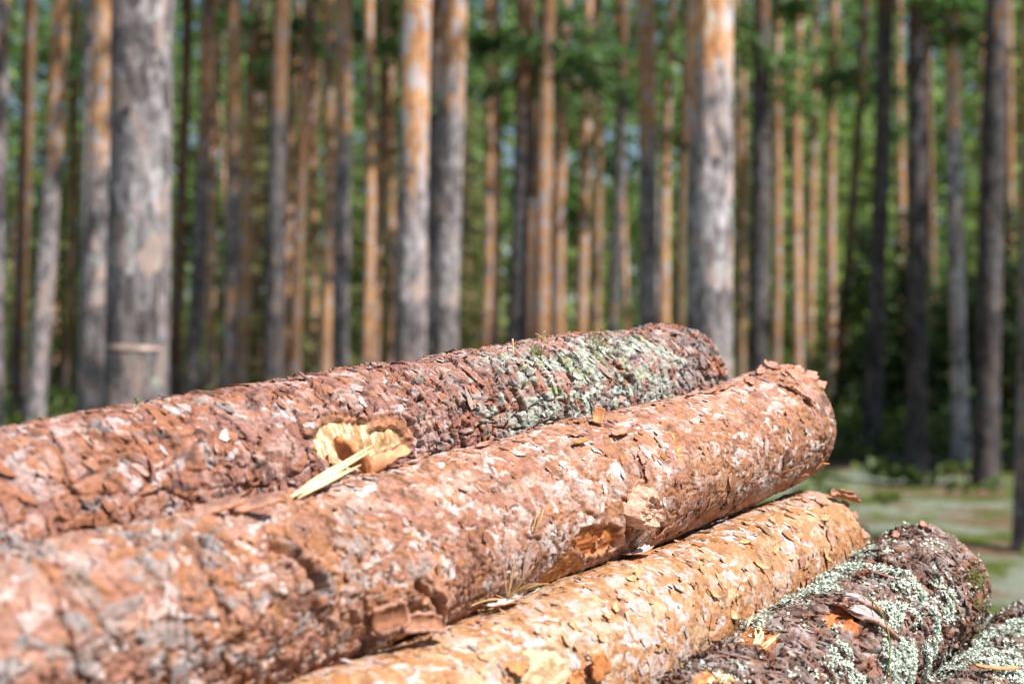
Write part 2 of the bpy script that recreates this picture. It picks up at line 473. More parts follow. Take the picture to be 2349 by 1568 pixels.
def line_dist(lg, T, TH, pix, seed=5, wob=0.006):
    q = np.array([lg.hit(*p) for p in pix]); R = (lg.r0 + lg.r1) / 2
    A = np.stack([q[:, 0] * lg.L, q[:, 1] * R], -1)
    th = (TH + PI * 0.75) % (2 * PI) - PI * 0.75
    x = T * lg.L; y = th * R
    w = (fbm(np.stack([x * 120, y * 120, x * 0 + seed], -1), 2, seed) - 0.5) * wob * 2
    dd = np.full(x.shape, 9.0)
    for a, b in zip(A[:-1], A[1:]):
        ab = b - a; t = np.clip(((x - a[0]) * ab[0] + (y - a[1]) * ab[1]) / (ab @ ab + 1e-12), 0, 1)
        dd = np.minimum(dd, np.hypot(x - a[0] - t * ab[0], y - a[1] - t * ab[1]))
    return dd + w


# palettes: dark, base, pale, lilac flake, raw orange, weathered grey
PAL = {
 1: [(0.060, 0.030, 0.025), (0.275, 0.126, 0.098), (0.46, 0.30, 0.255), (0.48, 0.42, 0.425), (0.34, 0.135, 0.065), (0.25, 0.235, 0.24)],
 2: [(0.105, 0.050, 0.036), (0.335, 0.152, 0.104), (0.52, 0.34, 0.275), (0.60, 0.53, 0.52), (0.40, 0.178, 0.082), (0.26, 0.25, 0.255)],
 3: [(0.20, 0.105, 0.055), (0.42, 0.208, 0.098), (0.57, 0.40, 0.255), (0.52, 0.475, 0.485), (0.43, 0.19, 0.07), (0.28, 0.26, 0.255)],
 4: [(0.060, 0.036, 0.030), (0.185, 0.105, 0.085), (0.32, 0.235, 0.205), (0.38, 0.345, 0.35), (0.26, 0.098, 0.05), (0.22, 0.205, 0.205)],
 5: [(0.065, 0.042, 0.034), (0.185, 0.122, 0.10), (0.31, 0.24, 0.205), (0.36, 0.33, 0.325), (0.26, 0.11, 0.055), (0.22, 0.21, 0.20)]}
PAL = {k: [C3(*c) * (0.86 if n in (1, 2, 3, 4) else 0.8) for n, c in enumerate(v)] for k, v in PAL.items()}


def build_log(k, nu, features):
    lg = LOGS[k]; R = (lg.r0 + lg.r1) / 2
    # rings and angles: finer on the open side
    t = np.linspace(0, 1, nu)
    dense = np.linspace(-PI * 0.5, PI * 0.72, 230); sparse = np.linspace(PI * 0.72, PI * 1.5, 52)[1:-1]
    th = np.concatenate([dense, sparse]); nv = len(th)
    T, TH = np.meshgrid(t, th, indexing='ij')
    U = T * lg.L
    P = np.stack([np.cos(TH) * R, np.sin(TH) * R, U + k * 3.1], -1)
    # ragged domain warp
    w1 = fbm(P * 38, 3, 10 * k + 1) - 0.5; w2 = fbm(P * 38, 3, 10 * k + 5) - 0.5
    w3 = fbm(P * 190, 2, 10 * k + 9) - 0.5; w4 = fbm(P * 190, 2, 10 * k + 12) - 0.5
    big = fbm(P * 9, 3, 10 * k + 15); mid = fbm(P * 30, 3, 10 * k + 17)
    V = TH * R
    Uw = U + w1 * 0.045 + w3 * 0.010; Vw = V + w2 * 0.034 + w4 * 0.008
    circ = 2 * PI * R
    def layer(cu, cv, seed):
        n = max(3, round(circ / cv))
        r, e, ou, ov = voro(Uw / cu, (Vw % circ) / circ * n, n, seed)
        return r, e, ou, ov
    st = features(lg, T, TH, P, big)
    amp = st['amp']                               # relief in metres (array)
    L1 = layer(0.050, 0.024, 100 + k); L2 = layer(0.026, 0.014, 120 + k); L3 = layer(0.014, 0.0085, 140 + k)
    h = np.zeros(T.shape)
    L4 = layer(0.0085, 0.0075, 160 + k)
    vz = st['plates']
    for (r, e, ou, ov), a in ((L1, 0.55 * vz), (L2, 0.55 * vz), (L3, 0.45 * vz), (L4, 0.30 * vz)):
        tx = -(0.35 + 1.5 * r[2]); ty = (r[3] - 0.5) * 1.6
        h += a * (0.8 * r[0] + 0.95 * tx * ou + 0.7 * ty * ov)
    # strata: long wavy plate edges running round the log, raised on their near side
    Pv = np.stack([P[..., 0] * 0.38, P[..., 1] * 0.38, P[..., 2]], -1)
    s1 = fbm(Pv * 26, 4, k + 31) - 0.5; s2 = fbm(Pv * 62, 4, k + 41) - 0.5
    gate1 = sstep(0.40, 0.58, fbm(Pv * 34, 2, k + 51)); gate2 = sstep(0.36, 0.56, fbm(Pv * 60, 2, k + 55)); gate3 = sstep(0.4, 0.56, fbm(Pv * 84, 2, k + 58))
    overhang = np.zeros(T.shape); slit = np.zeros(T.shape)
    for lam, wrp, gate, a in ((0.030, 0.10 * (big - 0.5) + 0.075 * s1 + 0.016 * s2 + 0.003 * w3, gate1, 1.0), (0.017, 0.060 * s1[::-1] + 0.022 * s2 + 0.003 * w4, gate2, 0.75), (0.0095, 0.030 * s2[::-1] + 0.010 * w1 + 0.004 * w3, gate3, 0.30)):
        ph = (U + wrp) / lam; fr = ph - np.floor(ph)
        saw = (1 - fr) ** 1.3 * sstep(0.0, 0.05, fr)
        h += st['strata'] * a * gate * (saw - 0.35)
        overhang += st['strata'] * a * gate * saw
        slit = np.maximum(slit, gate * a * (1 - sstep(0.0, 0.10, 1 - fr)))
    h -= st['strata'] * 0.9 * slit
    h += st['lump'] * (mid - 0.5) + 0.45 * (fbm(P * 240, 3, k + 60) - 0.5)
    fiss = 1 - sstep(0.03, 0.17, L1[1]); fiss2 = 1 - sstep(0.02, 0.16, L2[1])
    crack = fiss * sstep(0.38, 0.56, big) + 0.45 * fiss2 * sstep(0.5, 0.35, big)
    h -= st['fiss'] * crack
    h = h * amp
    h += (big - 0.5) * 0.010 + (fbm(P * 3.2, 2, k + 70) - 0.5) * 0.015
    # colour of each plate
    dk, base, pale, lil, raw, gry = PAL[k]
    col = lerp(np.broadcast_to(base, T.shape + (3,)), pale, sstep(0.35, 0.95, L2[0][1] * 0.6 + mid * 0.6) * 0.8)
    col = lerp(col, dk, sstep(0.60, 0.85, L3[0][1] * 0.35 + L4[0][1] * 0.25 + (1 - mid) * 0.55) * 0.85)
    if np.ndim(st['dark']): col = lerp(col, dk * 1.6, st['dark'] * sstep(0.40, 0.60, fbm(P * 55, 3, k + 66)))
    col = lerp(col, raw, sstep(0.60, 0.78, L3[0][2] * 0.5 + big * 0.6 + st['raw'] * 0.35) * 0.8)
    col = lerp(col, lil, sstep(st['lil'], st['lil'] + 0.03, L2[0][3]) * (0.2 + 0.5 * L3[0][0]) * sstep(0.44, 0.56, mid))
    col = lerp(col, lil * 1.08, sstep(st['lil'] + .02, st['lil'] + .05, L3[0][3] * 0.6 + L4[0][3] * 0.4 + 0.06) * 0.8 * sstep(0.36, 0.56, fbm(P * 15, 3, k + 67)))
    col = lerp(col, gry, sstep(0.0, 0.05, L2[0][1] * 0.62 + big * 0.5 - 1.0 + 0.42 * st['grey']) * (0.35 + 0.6 * L3[0][0]))
    # crack colour: orange inner bark on two logs, painted-in dark shade on the rest
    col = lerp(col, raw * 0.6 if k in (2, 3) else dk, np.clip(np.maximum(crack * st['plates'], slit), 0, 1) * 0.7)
    li = st['lichen']; lm = np.zeros(T.shape)
    if np.any(li > 0):
        ln = fbm(P * 75, 4, k + 80)
        lm = sstep(0.0, 0.16, li * 0.50 + ln * 0.50 + 0.22 * L2[0][0] + 0.10 * L3[0][1] - 0.66) * (1 - 0.85 * np.clip(crack, 0, 1))
        lc = lerp(np.broadcast_to(C3(0.22, 0.25, 0.225), T.shape + (3,)), C3(0.44, 0.485, 0.425), sstep(0.35, 0.7, fbm(P * 210, 2, k + 85)))
        lc = lerp(lc, C3(0.26, 0.31, 0.13), sstep(0.62, 0.72, fbm(P * 60, 3, k + 88)) * 0.7)
        col = lerp(col, lc, lm * 0.9); h += lm * 0.0006
    for mask, depth, keep, c0, c1, fr in st['patches']:   # torn or bared places
        g = fbm(np.stack([U * fr[0], V * fr[1], U * 0], -1), 3, k + 90)
        c = lerp(np.broadcast_to(C3(*c0), T.shape + (3,)), C3(*c1), sstep(0.35, 0.65, g))
        overhang = overhang * (1 - mask); h = h * (1 - mask * (1 - keep)) + mask * (depth + (g - 0.5) * (0.002 if fr[0] < 200 else 0.0006))
        col = lerp(col, c, mask)
    h += st['extra']
    for dist, wid, dep, ridge in st['cracks']:
        h -= dep * np.exp(-(np.maximum(dist, 0) / wid) ** 2)
        h += ridge * np.exp(-((dist - 2.2 * wid) / (1.6 * wid)) ** 2)
    # bark frays at the far end
    h -= 0.006 * sstep(0.994, 1.0, T + 0.010 * (mid - 0.5))
    S = lg.centre(T) + (lg.rad(T) + h)[..., None] * lg.nrm(TH) - (overhang * amp * 0.75 * sstep(0, 0.02, T) * sstep(1, 0.985, T))[..., None] * lg.d
    n0 = nu * nv
    i, j = np.meshgrid(np.arange(nu - 1), np.arange(nv), indexing='ij'); j2 = (j + 1) % nv
    quads = np.stack([i * nv + j, i * nv + j2, (i + 1) * nv + j2, (i + 1) * nv + j], -1).reshape(-1, 4)[:, ::-1]
    verts = [S.reshape(-1, 3)]; cols = [col.reshape(-1, 3)]
    # loose scales lying on the plates: ragged little plates with real thickness, lifted at one side
    NF = st['flakes']; r = np.random.default_rng(900 + k)
    fu = r.uniform(0.02, 0.984, NF); fth = r.uniform(-PI * 0.48, PI * 0.70, NF)
    gi = np.clip((fu * (nu - 1)).astype(int), 3, nu - 4); gj = np.clip(np.searchsorted(dense, fth), 3, 226)
    ok = np.ones(NF, bool)
    for mask, *_ in st['patches']: ok &= mask[gi, gj] < 0.3
    fu, fth, gi, gj = fu[ok], fth[ok], gi[ok], gj[ok]; NF = len(fu)
    hc = np.median(np.stack([h[gi + a, gj + b] for a in (-2, 0, 2) for b in (-2, 0, 2)]), 0)
    sz = np.exp(r.normal(math.log(st['fsize']), 0.5, NF)).clip(0.003, 0.016)
    ang = np.linspace(0, 2 * PI, 9)[:-1][None] + r.uniform(-0.3, 0.3, (NF, 8))
    rr = r.uniform(0.35, 1.0, (NF, 8)); el = r.uniform(*st['fel'], NF)[:, None]
    rot = (PI / 2 + 0.25 + r.normal(0, st['frot'], NF))[:, None]
    a = np.cos(ang) * rr * el ** 0.5; b = np.sin(ang) * rr / el ** 0.5
    lx = (a * np.cos(rot) - b * np.sin(rot)); ly = (a * np.sin(rot) + b * np.cos(rot))
    lift_dir = (PI + r.normal(0, 0.8, NF))[:, None]
    q = np.clip((lx * np.cos(lift_dir) + ly * np.sin(lift_dir) + 1) / 2, 0, 1.4)
    lift = (r.gamma(1.3, st['flift'], NF)[:, None]).clip(0, 0.009) * q ** 2
    thick = r.uniform(0.0005, st['fthick'], NF)[:, None]
    tt = fu[:, None] + lx * sz[:, None] / lg.L; tt = np.clip(tt, 0, 1.004)
    vv = fth[:, None] + ly * sz[:, None] / R
    vj = r.normal(0, 0.0005, (NF, 8)); top = lg.at(tt, vv, (hc[:, None] + thick + lift + vj)); bot = lg.at(tt, vv, (hc[:, None] + vj + lift - 0.0002 - 0.001 * (q < 0.35)))
    mt = fu; mv = fth
    ctr = lg.at(mt, mv, hc + thick[:, 0] + (lift.mean(1)) * 0.7)
    FV = np.concatenate([top, bot, ctr[:, None]], 1).reshape(-1, 3)
    o = n0 + np.arange(NF)[:, None, None] * 17
    ring = np.arange(8); nx = np.roll(ring, -1)
    tri = np.stack([np.full(8, 16), ring, nx], -1)[None] + o
    side = np.stack([ring, ring + 8, nx + 8, nx], -1)[None] + o
    pick = r.random(NF)
    fc = np.where((pick < st['fp'][0])[:, None], lil, np.where((pick < st['fp'][1])[:, None], pale, np.where((pick < st['fp'][2])[:, None], raw, np.where((pick < st['fp'][3])[:, None], gry, base))))
    fc = fc * r.uniform(0.8, 1.15, (NF, 1))
    under = col[gi, gj]; keepu = (r.random(NF) < 0.72)[:, None]
    fc = np.where(keepu, under, fc)
    lif = lm[gi, gj] * 0.75 if np.ndim(li) else np.full(NF, li)
    fc = np.where((r.random(NF) < lif)[:, None], C3(0.34, 0.375, 0.335) * r.uniform(0.75, 1.35, (NF, 1)), fc)
    fcol = np.repeat(fc[:, None], 17, 1).copy(); fcol[:, 8:16] = raw * 0.8
    verts.append(FV); cols.append(fcol.reshape(-1, 3))
    root = empty('pine_log', lg.P0)
    off = -np.array(lg.P0)
    sm = np.concatenate([np.full(len(quads), True), np.full(NF * 16, False)])
    ob = np_mesh('bark', np.concatenate(verts) + off, [quads, tri.reshape(-1, 3), side.reshape(-1, 4)], st.get('mat', M_BARK), root, False,
                 {'albedo': np.concatenate(cols)})
    ob.data.polygons.foreach_set('use_smooth', sm)
    # the two sawn ends
    for tv, sg, si in ((0.0, -1, 0), (1.0, 1, -1)):
        rings = np.linspace(0, 1, 12)
        hh = (h[si] - 0.001)[None]; R0 = lg.rad(tv)
        rad = rings[1:, None] * (R0 + hh)
        c = lg.centre(tv)
        V1 = c + rad[..., None] * lg.nrm(th)[None] + sg * 0.0015 * lg.d
        vs = np.concatenate([V1.reshape(-1, 3), (c + sg * 0.0015 * lg.d)[None]])
        m = len(rings) - 1
        ii, jj = np.meshgrid(np.arange(m - 1), np.arange(nv), indexing='ij'); j3 = (jj + 1) % nv
        qq = np.stack([ii * nv + jj, ii * nv + j3, (ii + 1) * nv + j3, (ii + 1) * nv + jj], -1).reshape(-1, 4)
        tr = np.stack([np.full(nv, m * nv), np.arange(nv), (np.arange(nv) + 1) % nv], -1)
        rg = np.concatenate([np.repeat(rings[1:], nv) * R0, [0]])
        np_mesh('sawn_end', vs + off, [qq, tr], M_RING, root, True, {'ring': rg})
    lg.h = h; lg.T = T; lg.TH = TH; lg.root = root; lg.off = off; lg.dense = dense; lg.nu = nu
    return root


def surf_h(lg, t, th):
    i = int(np.clip(round(t * (lg.nu - 1)), 0, lg.nu - 1)); j = int(np.clip(np.searchsorted(lg.dense, th), 0, len(lg.dense) - 1))
    return lg.h[i, j]


def spot(k, px, py, lift=0.0):
    """the real point of log k's bark under a place measured on the photograph, and its outward normal"""
    lg = LOGS[k]; t, th = lg.hit(px, py)
    return lg.at(t, th, surf_h(lg, t, th) + lift), lg.nrm(th), t, th


def base_st(T, **kw):
    z = np.zeros(T.shape)
    d = dict(amp=z + 0.004, fiss=0.8, raw=z, lil=0.8, grey=z, lichen=z, patches=[], cracks=[], extra=z.copy(), flakes=3000, fsize=0.007, flift=0.0009,
             fthick=0.0014, fp=(0.2, 0.4, 0.55, 0.7), fel=(1.1, 3.0), frot=0.6, lump=0.45, strata=0.35, plates=1.0, dark=0.0)
    d.update(kw); return d


def bump(lg, T, TH, px, py, ru, rv):
    R = (lg.r0 + lg.r1) / 2; t0, h0 = lg.hit(px, py)
    d = ((T - t0) * lg.L / ru) ** 2 + ((TH - h0) * R / rv) ** 2
    return np.exp(-d)


def feat1(lg, T, TH, P, big):
    ta = lg.hit(1000, 960)[0]; tb = lg.hit(1300, 900)[0]
    low = sstep(1.55, 0.7, TH)
    li = sstep(ta - 0.05, ta + 0.12, T) * (0.34 + 0.44 * low) * sstep(1.0, 0.9, T)
    st = base_st(T, amp=0.0032 + 0.0026 * sstep(ta - 0.2, ta + 0.1, T) * (0.6 + 0.4 * low), fiss=1.3, raw=0.35 * sstep(ta, ta - 0.35, T), lil=0.84, lichen=li,
                 grey=0.25 + 0.6 * sstep(ta - .1, ta + .2, T) * (0.3 + 0.7 * low), flakes=1000, fsize=0.0056, flift=0.0020, fel=(1.2, 3.2), frot=0.5, lump=0.35, strata=0.95, plates=0.5, fp=(0.16, 0.42, 0.55, 0.66))
    w = poly_mask(lg, T, TH, [(722, 1015), (738, 968), (765, 957), (826, 964), (852, 967), (858, 985), (905, 976), (932, 1000), (925, 1018), (880, 1035), (830, 1075), (765, 1062), (730, 1040)], 0.003, 4, 0.004)
    w2 = poly_mask(lg, T, TH, [(714, 1000), (735, 955), (770, 948), (850, 957), (900, 945), (950, 985), (945, 1030), (880, 1045), (765, 1075), (717, 1040)], 0.004, 9, 0.007)
    st['patches'] = [(w2, -0.002, 0.6, (0.20, 0.085, 0.04), (0.38, 0.17, 0.09), (90, 90)), (w, -0.0075, 0.1, (0.36, 0.20, 0.09), (0.68, 0.54, 0.35), (320, 70))]
    w3 = poly_mask(lg, T, TH, [(862, 968), (935, 985), (930, 1018), (880, 1030), (868, 1000)], 0.010, 14, 0.016) * w
    st['patches'].append((w3 * 0.75, -0.005, 0.3, (0.22, 0.11, 0.045), (0.50, 0.33, 0.16), (300, 80)))
    st['cracks'] = [(line_dist(lg, T, TH, [(205, 985), (245, 1010)]), 0.003, 0.007, 0.004),
                    (line_dist(lg, T, TH, [(945, 975), (965, 1040)]), 0.004, 0.006, 0.005)]
    return st


def feat2(lg, T, TH, P, big):
    tl = lg.hit(720, 1300)[0]; tm = lg.hit(1300, 1150)[0]; te = lg.hit(1700, 1000)[0]
    left = sstep(tl + 0.14, tl - 0.12, T); right = sstep(tm, te, T)
    st = base_st(T, amp=0.0024 + 0.0030 * left - 0.0006 * right, fiss=0.75 , raw=0.1 + 0.32 * right, lil=0.78 - 0.03 * (1 - left), grey=0.14 + 0.70 * left, dark=0.30 * left,
                 flakes=1100, fsize=0.0052, flift=0.0010, strata=0.75, plates=0.8, fthick=0.0010, fp=(0.26, 0.5, 0.66, 0.76))
    torn = poly_mask(lg, T, TH, [(1330, 1215), (1375, 1200), (1412, 1208), (1400, 1250), (1340, 1275), (1318, 1250)], 0.004, 21, 0.005)
    gash = poly_mask(lg, T, TH, [(1535, 985), (1545, 985), (1568, 1025), (1572, 1055), (1558, 1050)], 0.003, 22, 0.003)
    low = poly_mask(lg, T, TH, [(1230, 1330), (1300, 1270), (1340, 1290), (1300, 1350), (1230, 1375)], 0.004, 23, 0.006)
    kn = poly_mask(lg, T, TH, [(880, 1420), (925, 1380), (975, 1400), (975, 1450), (900, 1480)], 0.004, 24, 0.006)
    st['patches'] = [(torn, -0.006, 0.2, (0.26, 0.075, 0.02), (0.5, 0.19, 0.06), (60, 260)), (gash, -0.005, 0.2, (0.34, 0.13, 0.04), (0.56, 0.30, 0.11), (60, 200)),
                     (low, -0.001, 0.7, (0.33, 0.15, 0.06), (0.5, 0.25, 0.09), (90, 130)), (kn, -0.004, 0.4, (0.22, 0.09, 0.035), (0.42, 0.24, 0.10), (80, 160))]
    e = 0.012 * bump(lg, T, TH, 965, 1390, 0.05, 0.045) + 0.007 * bump(lg, T, TH, 1400, 1230, 0.05, 0.04)
    e = e + 0.006 * bump(lg, T, TH, 1850, 900, 0.06, 0.12)
    st['extra'] = e
    st['cracks'] = [(line_dist(lg, T, TH, [(635, 1258), (690, 1290), (740, 1350)]), 0.0045, 0.016, 0.007),
                    (line_dist(lg, T, TH, [(360, 1245), (470, 1255)]), 0.004, 0.010, 0.006),
                    (line_dist(lg, T, TH, [(945, 1345), (985, 1375), (990, 1430)]), 0.004, 0.014, 0.004),
                    (line_dist(lg, T, TH, [(1425, 1150), (1425, 1215), (1440, 1250)]), 0.003, 0.009, 0.003),
                    (line_dist(lg, T, TH, [(1795, 880), (1850, 935), (1880, 985), (1888, 1050)]), 0.0035, 0.006, 0.003)]
    return st


def feat3(lg, T, TH, P, big):
    low = sstep(0.5, -0.5, TH); end = sstep(0.86, 0.97, T)
    st = base_st(T, amp=0.0013 + 0.0006 * low, fiss=0.3, raw=0.15 + 0.25 * end, lil=0.70, grey=0.05 + 0.5 * low * sstep(0.95, 0.75, T), flakes=1200, fsize=0.0054, flift=0.0016, strata=0.5,
                 fthick=0.0008, fp=(0.25, 0.56, 0.68, 0.74), mat=M_PAPER)
    w = poly_mask(lg, T, TH, [(1185, 1545), (1200, 1490), (1260, 1480), (1310, 1520), (1318, 1568), (1180, 1568)], 0.003, 31, 0.006)
    st['patches'] = [(w, -0.004, 0.15, (0.28, 0.18, 0.09), (0.54, 0.42, 0.26), (60, 190))]
    st['cracks'] = [(line_dist(lg, T, TH, [(1880, 1195), (1900, 1215), (1905, 1260)]), 0.003, 0.006, 0.002)]
    return st


def feat4(lg, T, TH, P, big):
    st = base_st(T, amp=0.0062 + 0 * T, fiss=1.35, raw=0.1 + 0.2 * sstep(0.62, 0.45, T), lil=0.84, lichen=0.30 + 0.0 * T, grey=0.35 + 0 * T, flakes=1700, fsize=0.0066, flift=0.0024, fel=(1.8, 4.0), frot=0.4, lump=0.3, strata=1.0, plates=0.55, fp=(0.22, 0.4, 0.5, 0.75))
    red = poly_mask(lg, T, TH, [(1895, 1400), (1935, 1385), (1960, 1410), (1970, 1450), (1925, 1440), (1890, 1425)], 0.004, 41, 0.006)
    red2 = poly_mask(lg, T, TH, [(1690, 1440), (1740, 1430), (1790, 1470), (1760, 1490), (1690, 1475)], 0.004, 42, 0.006)
    red3 = poly_mask(lg, T, TH, [(1570, 1568), (1620, 1535), (1680, 1540), (1700, 1568)], 0.004, 43, 0.006)
    st['patches'] = [(red, -0.003, 0.35, (0.28, 0.08, 0.025), (0.5, 0.17, 0.05), (80, 160)), (red2, -0.002, 0.4, (0.34, 0.11, 0.04), (0.52, 0.26, 0.10), (80, 160)),
                     (red3, -0.003, 0.3, (0.4, 0.14, 0.04), (0.7, 0.45, 0.2), (60, 160))]
    st['cracks'] = [(line_dist(lg, T, TH, [(1945, 1390), (1965, 1430), (2010, 1490)]), 0.005, 0.014, 0.010)]
    return st


def feat5(lg, T, TH, P, big):
    return base_st(T, amp=0.0070 + 0 * T, fiss=1.2, lil=0.84, lichen=0.42 + 0 * T, grey=0.4 + 0 * T, flakes=800, fsize=0.0064, flift=0.0022, fel=(1.6, 4.0), frot=0.4, lump=0.3, strata=1.2, plates=0.35, fp=(0.2, 0.4, 0.46, 0.7))


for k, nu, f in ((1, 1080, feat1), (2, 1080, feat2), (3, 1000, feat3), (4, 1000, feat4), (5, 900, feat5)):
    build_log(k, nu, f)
GL = 'felled pine logs in the pile'
for k, lab in ((1, 'rear reddish pine log with bare wood wound, far half crusted with grey-green lichen'),
               (2, 'thickest orange-pink pine log on top, with round knot and shaggy far end'),
               (3, 'golden pine log with thin papery flakes, wedged under the orange-pink one'),
               (4, 'dark furrowed pine log overgrown with pale mint lichen, next to the golden papery one'),
               (5, 'grey-brown lichened pine log lowest in the pile, cut by the picture corner')):
    tag(LOGS[k].root, lab, 'log', GL)


# ---- parts growing on the logs
def lichen_part(k, polys, n, seed, size=0.0035, extra=None):
    lg = LOGS[k]; r = np.random.default_rng(seed)
    t = r.uniform(0.25, 1.0, n * 9); th = r.uniform(-1.4, 2.2, n * 9)
    m = np.zeros(len(t))
    for pix, w in polys:
        m = np.maximum(m, w * poly_mask(lg, t, th, pix, 0.02, seed, 0.03))
    R = (lg.r0 + lg.r1) / 2
    P = np.stack([np.cos(th) * R, np.sin(th) * R, t * lg.L], -1)
    nz = fbm(P * 42, 4, seed + 1)
    keep = r.random(len(t)) < m * sstep(0.44, 0.58, nz)
    if extra: keep |= r.random(len(t)) < extra * sstep(0.55, 0.66, nz)
    t, th = t[keep][:n], th[keep][:n]
    N = len(t)
    hh = np.array([surf_h(lg, a, b) for a, b in zip(t, th)])
    c = lg.at(t, th, hh + 0.0006); nn = lg.nrm(th)
    LOB = 5
    c = np.repeat(c, LOB, 0); nn = np.repeat(nn, LOB, 0); M = len(c)
    c = c + r.normal(0, 0.0022, (M, 3))
    d = r.normal(0, 1, (M, 3)); d -= (d * nn).sum(1)[:, None] * nn; d /= np.linalg.norm(d, axis=1)[:, None]
    e = np.cross(nn, d); s = size * r.uniform(0.5, 1.3, M)[:, None]; tilt = r.uniform(0.1, 1.0, M)[:, None]
    a = c - e * s * 0.42; b = c + e * s * 0.42
    mid = c + d * s * 0.7 + nn * s * tilt * 0.6; tip = c + d * s * (1.1) + nn * s * tilt * 1.2
    V = np.stack([a, b, mid + e * s * 0.6, mid - e * s * 0.6, tip + e * s * 0.3, tip - e * s * 0.3], 1).reshape(-1, 3)
    o = np.arange(M)[:, None] * 6
    q = np.concatenate([o + np.array([[0, 1, 2, 3]]), o + np.array([[3, 2, 4, 5]])])
    ob = np_mesh('lichen', V + lg.off, [q], M_LICHEN, lg.root, False)
    ob['label'] = 'pale mint leafy lichen patches'
    return ob


lichen_part(4, [([(1800, 1390), (1880, 1320), (1990, 1250), (2030, 1265), (1990, 1300), (1900, 1345), (1830, 1385)], 1.0),
                ([(1960, 1300), (2080, 1310), (2120, 1370), (2060, 1380), (1990, 1330)], 0.9),
                ([(2030, 1400), (2110, 1370), (2150, 1470), (2110, 1568), (2020, 1568), (2010, 1490)], 1.0),
                ([(1905, 1500), (1950, 1490), (1965, 1568), (1910, 1568)], 1.0), ([(2150, 1300), (2190, 1380), (2180, 1450), (2130, 1380)], 0.7),
                ([(1690, 1450), (1720, 1420), (1800, 1370), (1840, 1380), (1740, 1440)], 0.6)], 12000, 61, 0.0026, 0.05)
lichen_part(5, [([(2130, 1568), (2240, 1470), (2349, 1420), (2349, 1568)], 0.8)], 6000, 62, 0.0027, 0.07)


def part_plates(k, name, items, label=None, mats=None):
    """bark strips still attached to log k: each (px, py, along, across, lx, ly, curlx, curly, thick, lift, yaw, pitch)"""
    lg = LOGS[k]
    for n, it in enumerate(items):
        g = Geo()
        px, py, lx, ly, cx, cy, th_, lift, yaw, pitch = it
        if name == 'frayed_bark': lift *= 0.3; pitch *= 0.45; lx *= 1.15; ly *= 1.25
        p, nn, t, th = spot(k, px, py, lift)
        ax = lg.d; ay = np.cross(nn, ax)
        a = math.cos(yaw) * ax + math.sin(yaw) * ay; b = np.cross(nn, a)
        a2 = math.cos(pitch) * a + math.sin(pitch) * nn; n2 = np.cross(a2, b)
        add_plate(g, p + lg.off, a2, b, n2, lx, ly, cx, cy, th_, seed=17 * k + n * 3 + len(name), jag=0.55, mi_top=0, mi_bot=1, mi_rim=1, twist=random.uniform(-.15, .15), rough=0.0016)
        o = g.build(name, None, lg.root, True, mats or [M_OUTER, M_INNER])
        if label: o['label'] = label


part_plates(2, 'frayed_bark', [
    (1745, 862, 0.045, 0.018, 0.6, -0.8, 0.0025, 0.006, 0.4, 0.25), (1772, 852, 0.05, 0.022, 0.9, 0.9, 0.003, 0.010, 0.9, 0.3),
    (1800, 845, 0.06, 0.024, -0.7, 1.0, 0.003, 0.010, -0.2, 0.2), (1830, 850, 0.045, 0.022, 0.8, -0.9, 0.003, 0.008, 0.3, 0.1),
    (1862, 862, 0.035, 0.022, 0.6, 0.8, 0.003, 0.006, 0.1, 0.3), (1885, 875, 0.03, 0.02, 0.9, -0.6, 0.0025, 0.006, -0.3, 0.3),
    (1720, 875, 0.04, 0.014, 0.5, 0.7, 0.002, 0.004, 0.7, 0.2), (1815, 870, 0.035, 0.02, -0.8, 0.5, 0.003, 0.006, 1.2, 0.2),
    (1880, 1065, 0.024, 0.016, 1.0, 0.6, 0.002, 0.003, 0.6, 0.6),
    (1840, 1095, 0.03, 0.016, 0.8, 0.8, 0.002, 0.003, 0.2, 0.4)], 'shaggy orange bark torn at the far end')
part_plates(2, 'bark_strip', [(1822, 905, 0.075, 0.010, -0.4, 1.2, 0.003, 0.005, -1.05, 0.03), (1872, 968, 0.075, 0.011, -0.9, 1.2, 0.003, 0.005, -1.15, 0.0)], 'lifted bark strip slanting round the log near its end')
part_plates(2, 'peeling_flake', [
    (1590, 905, 0.06, 0.012, 0.5, 0.6, 0.0016, 0.004, 0.15, 0.12), (1630, 893, 0.05, 0.012, 0.6, 0.4, 0.0016, 0.004, 0.0, 0.15), (1665, 885, 0.045, 0.010, 0.6, 0.4, 0.0016, 0.004, 0.2, 0.15),
    (1195, 1005, 0.035, 0.010, 0.6, 0.6, 0.0014, 0.003, 0.3, 0.15), (1110, 1028, 0.04, 0.012, 0.4, 0.5, 0.0014, 0.003, 0.1, 0.12), (1480, 1085, 0.03, 0.016, 0.3, 0.3, 0.0016, 0.003, 1.2, 0.12),
    (1470, 1050, 0.028, 0.014, 0.3, 0.4, 0.0016, 0.003, 1.1, 0.14), (1050, 1060, 0.035, 0.010, 0.3, 0.3, 0.0014, 0.002, -0.3, 0.14),
    (1315, 1005, 0.03, 0.01, 0.8, 0.6, 0.0014, 0.003, -0.4, 0.2), (1420, 1000, 0.03, 0.014, 0.8, 0.9, 0.0016, 0.004, -0.2, 0.2),
    (1370, 1240, 0.022, 0.012, 0.6, 0.7, 0.0016, 0.002, 0.9, 0.2), (1505, 1225, 0.02, 0.013, 0.5, 0.7, 0.0014, 0.003, 1.0, 0.3)])
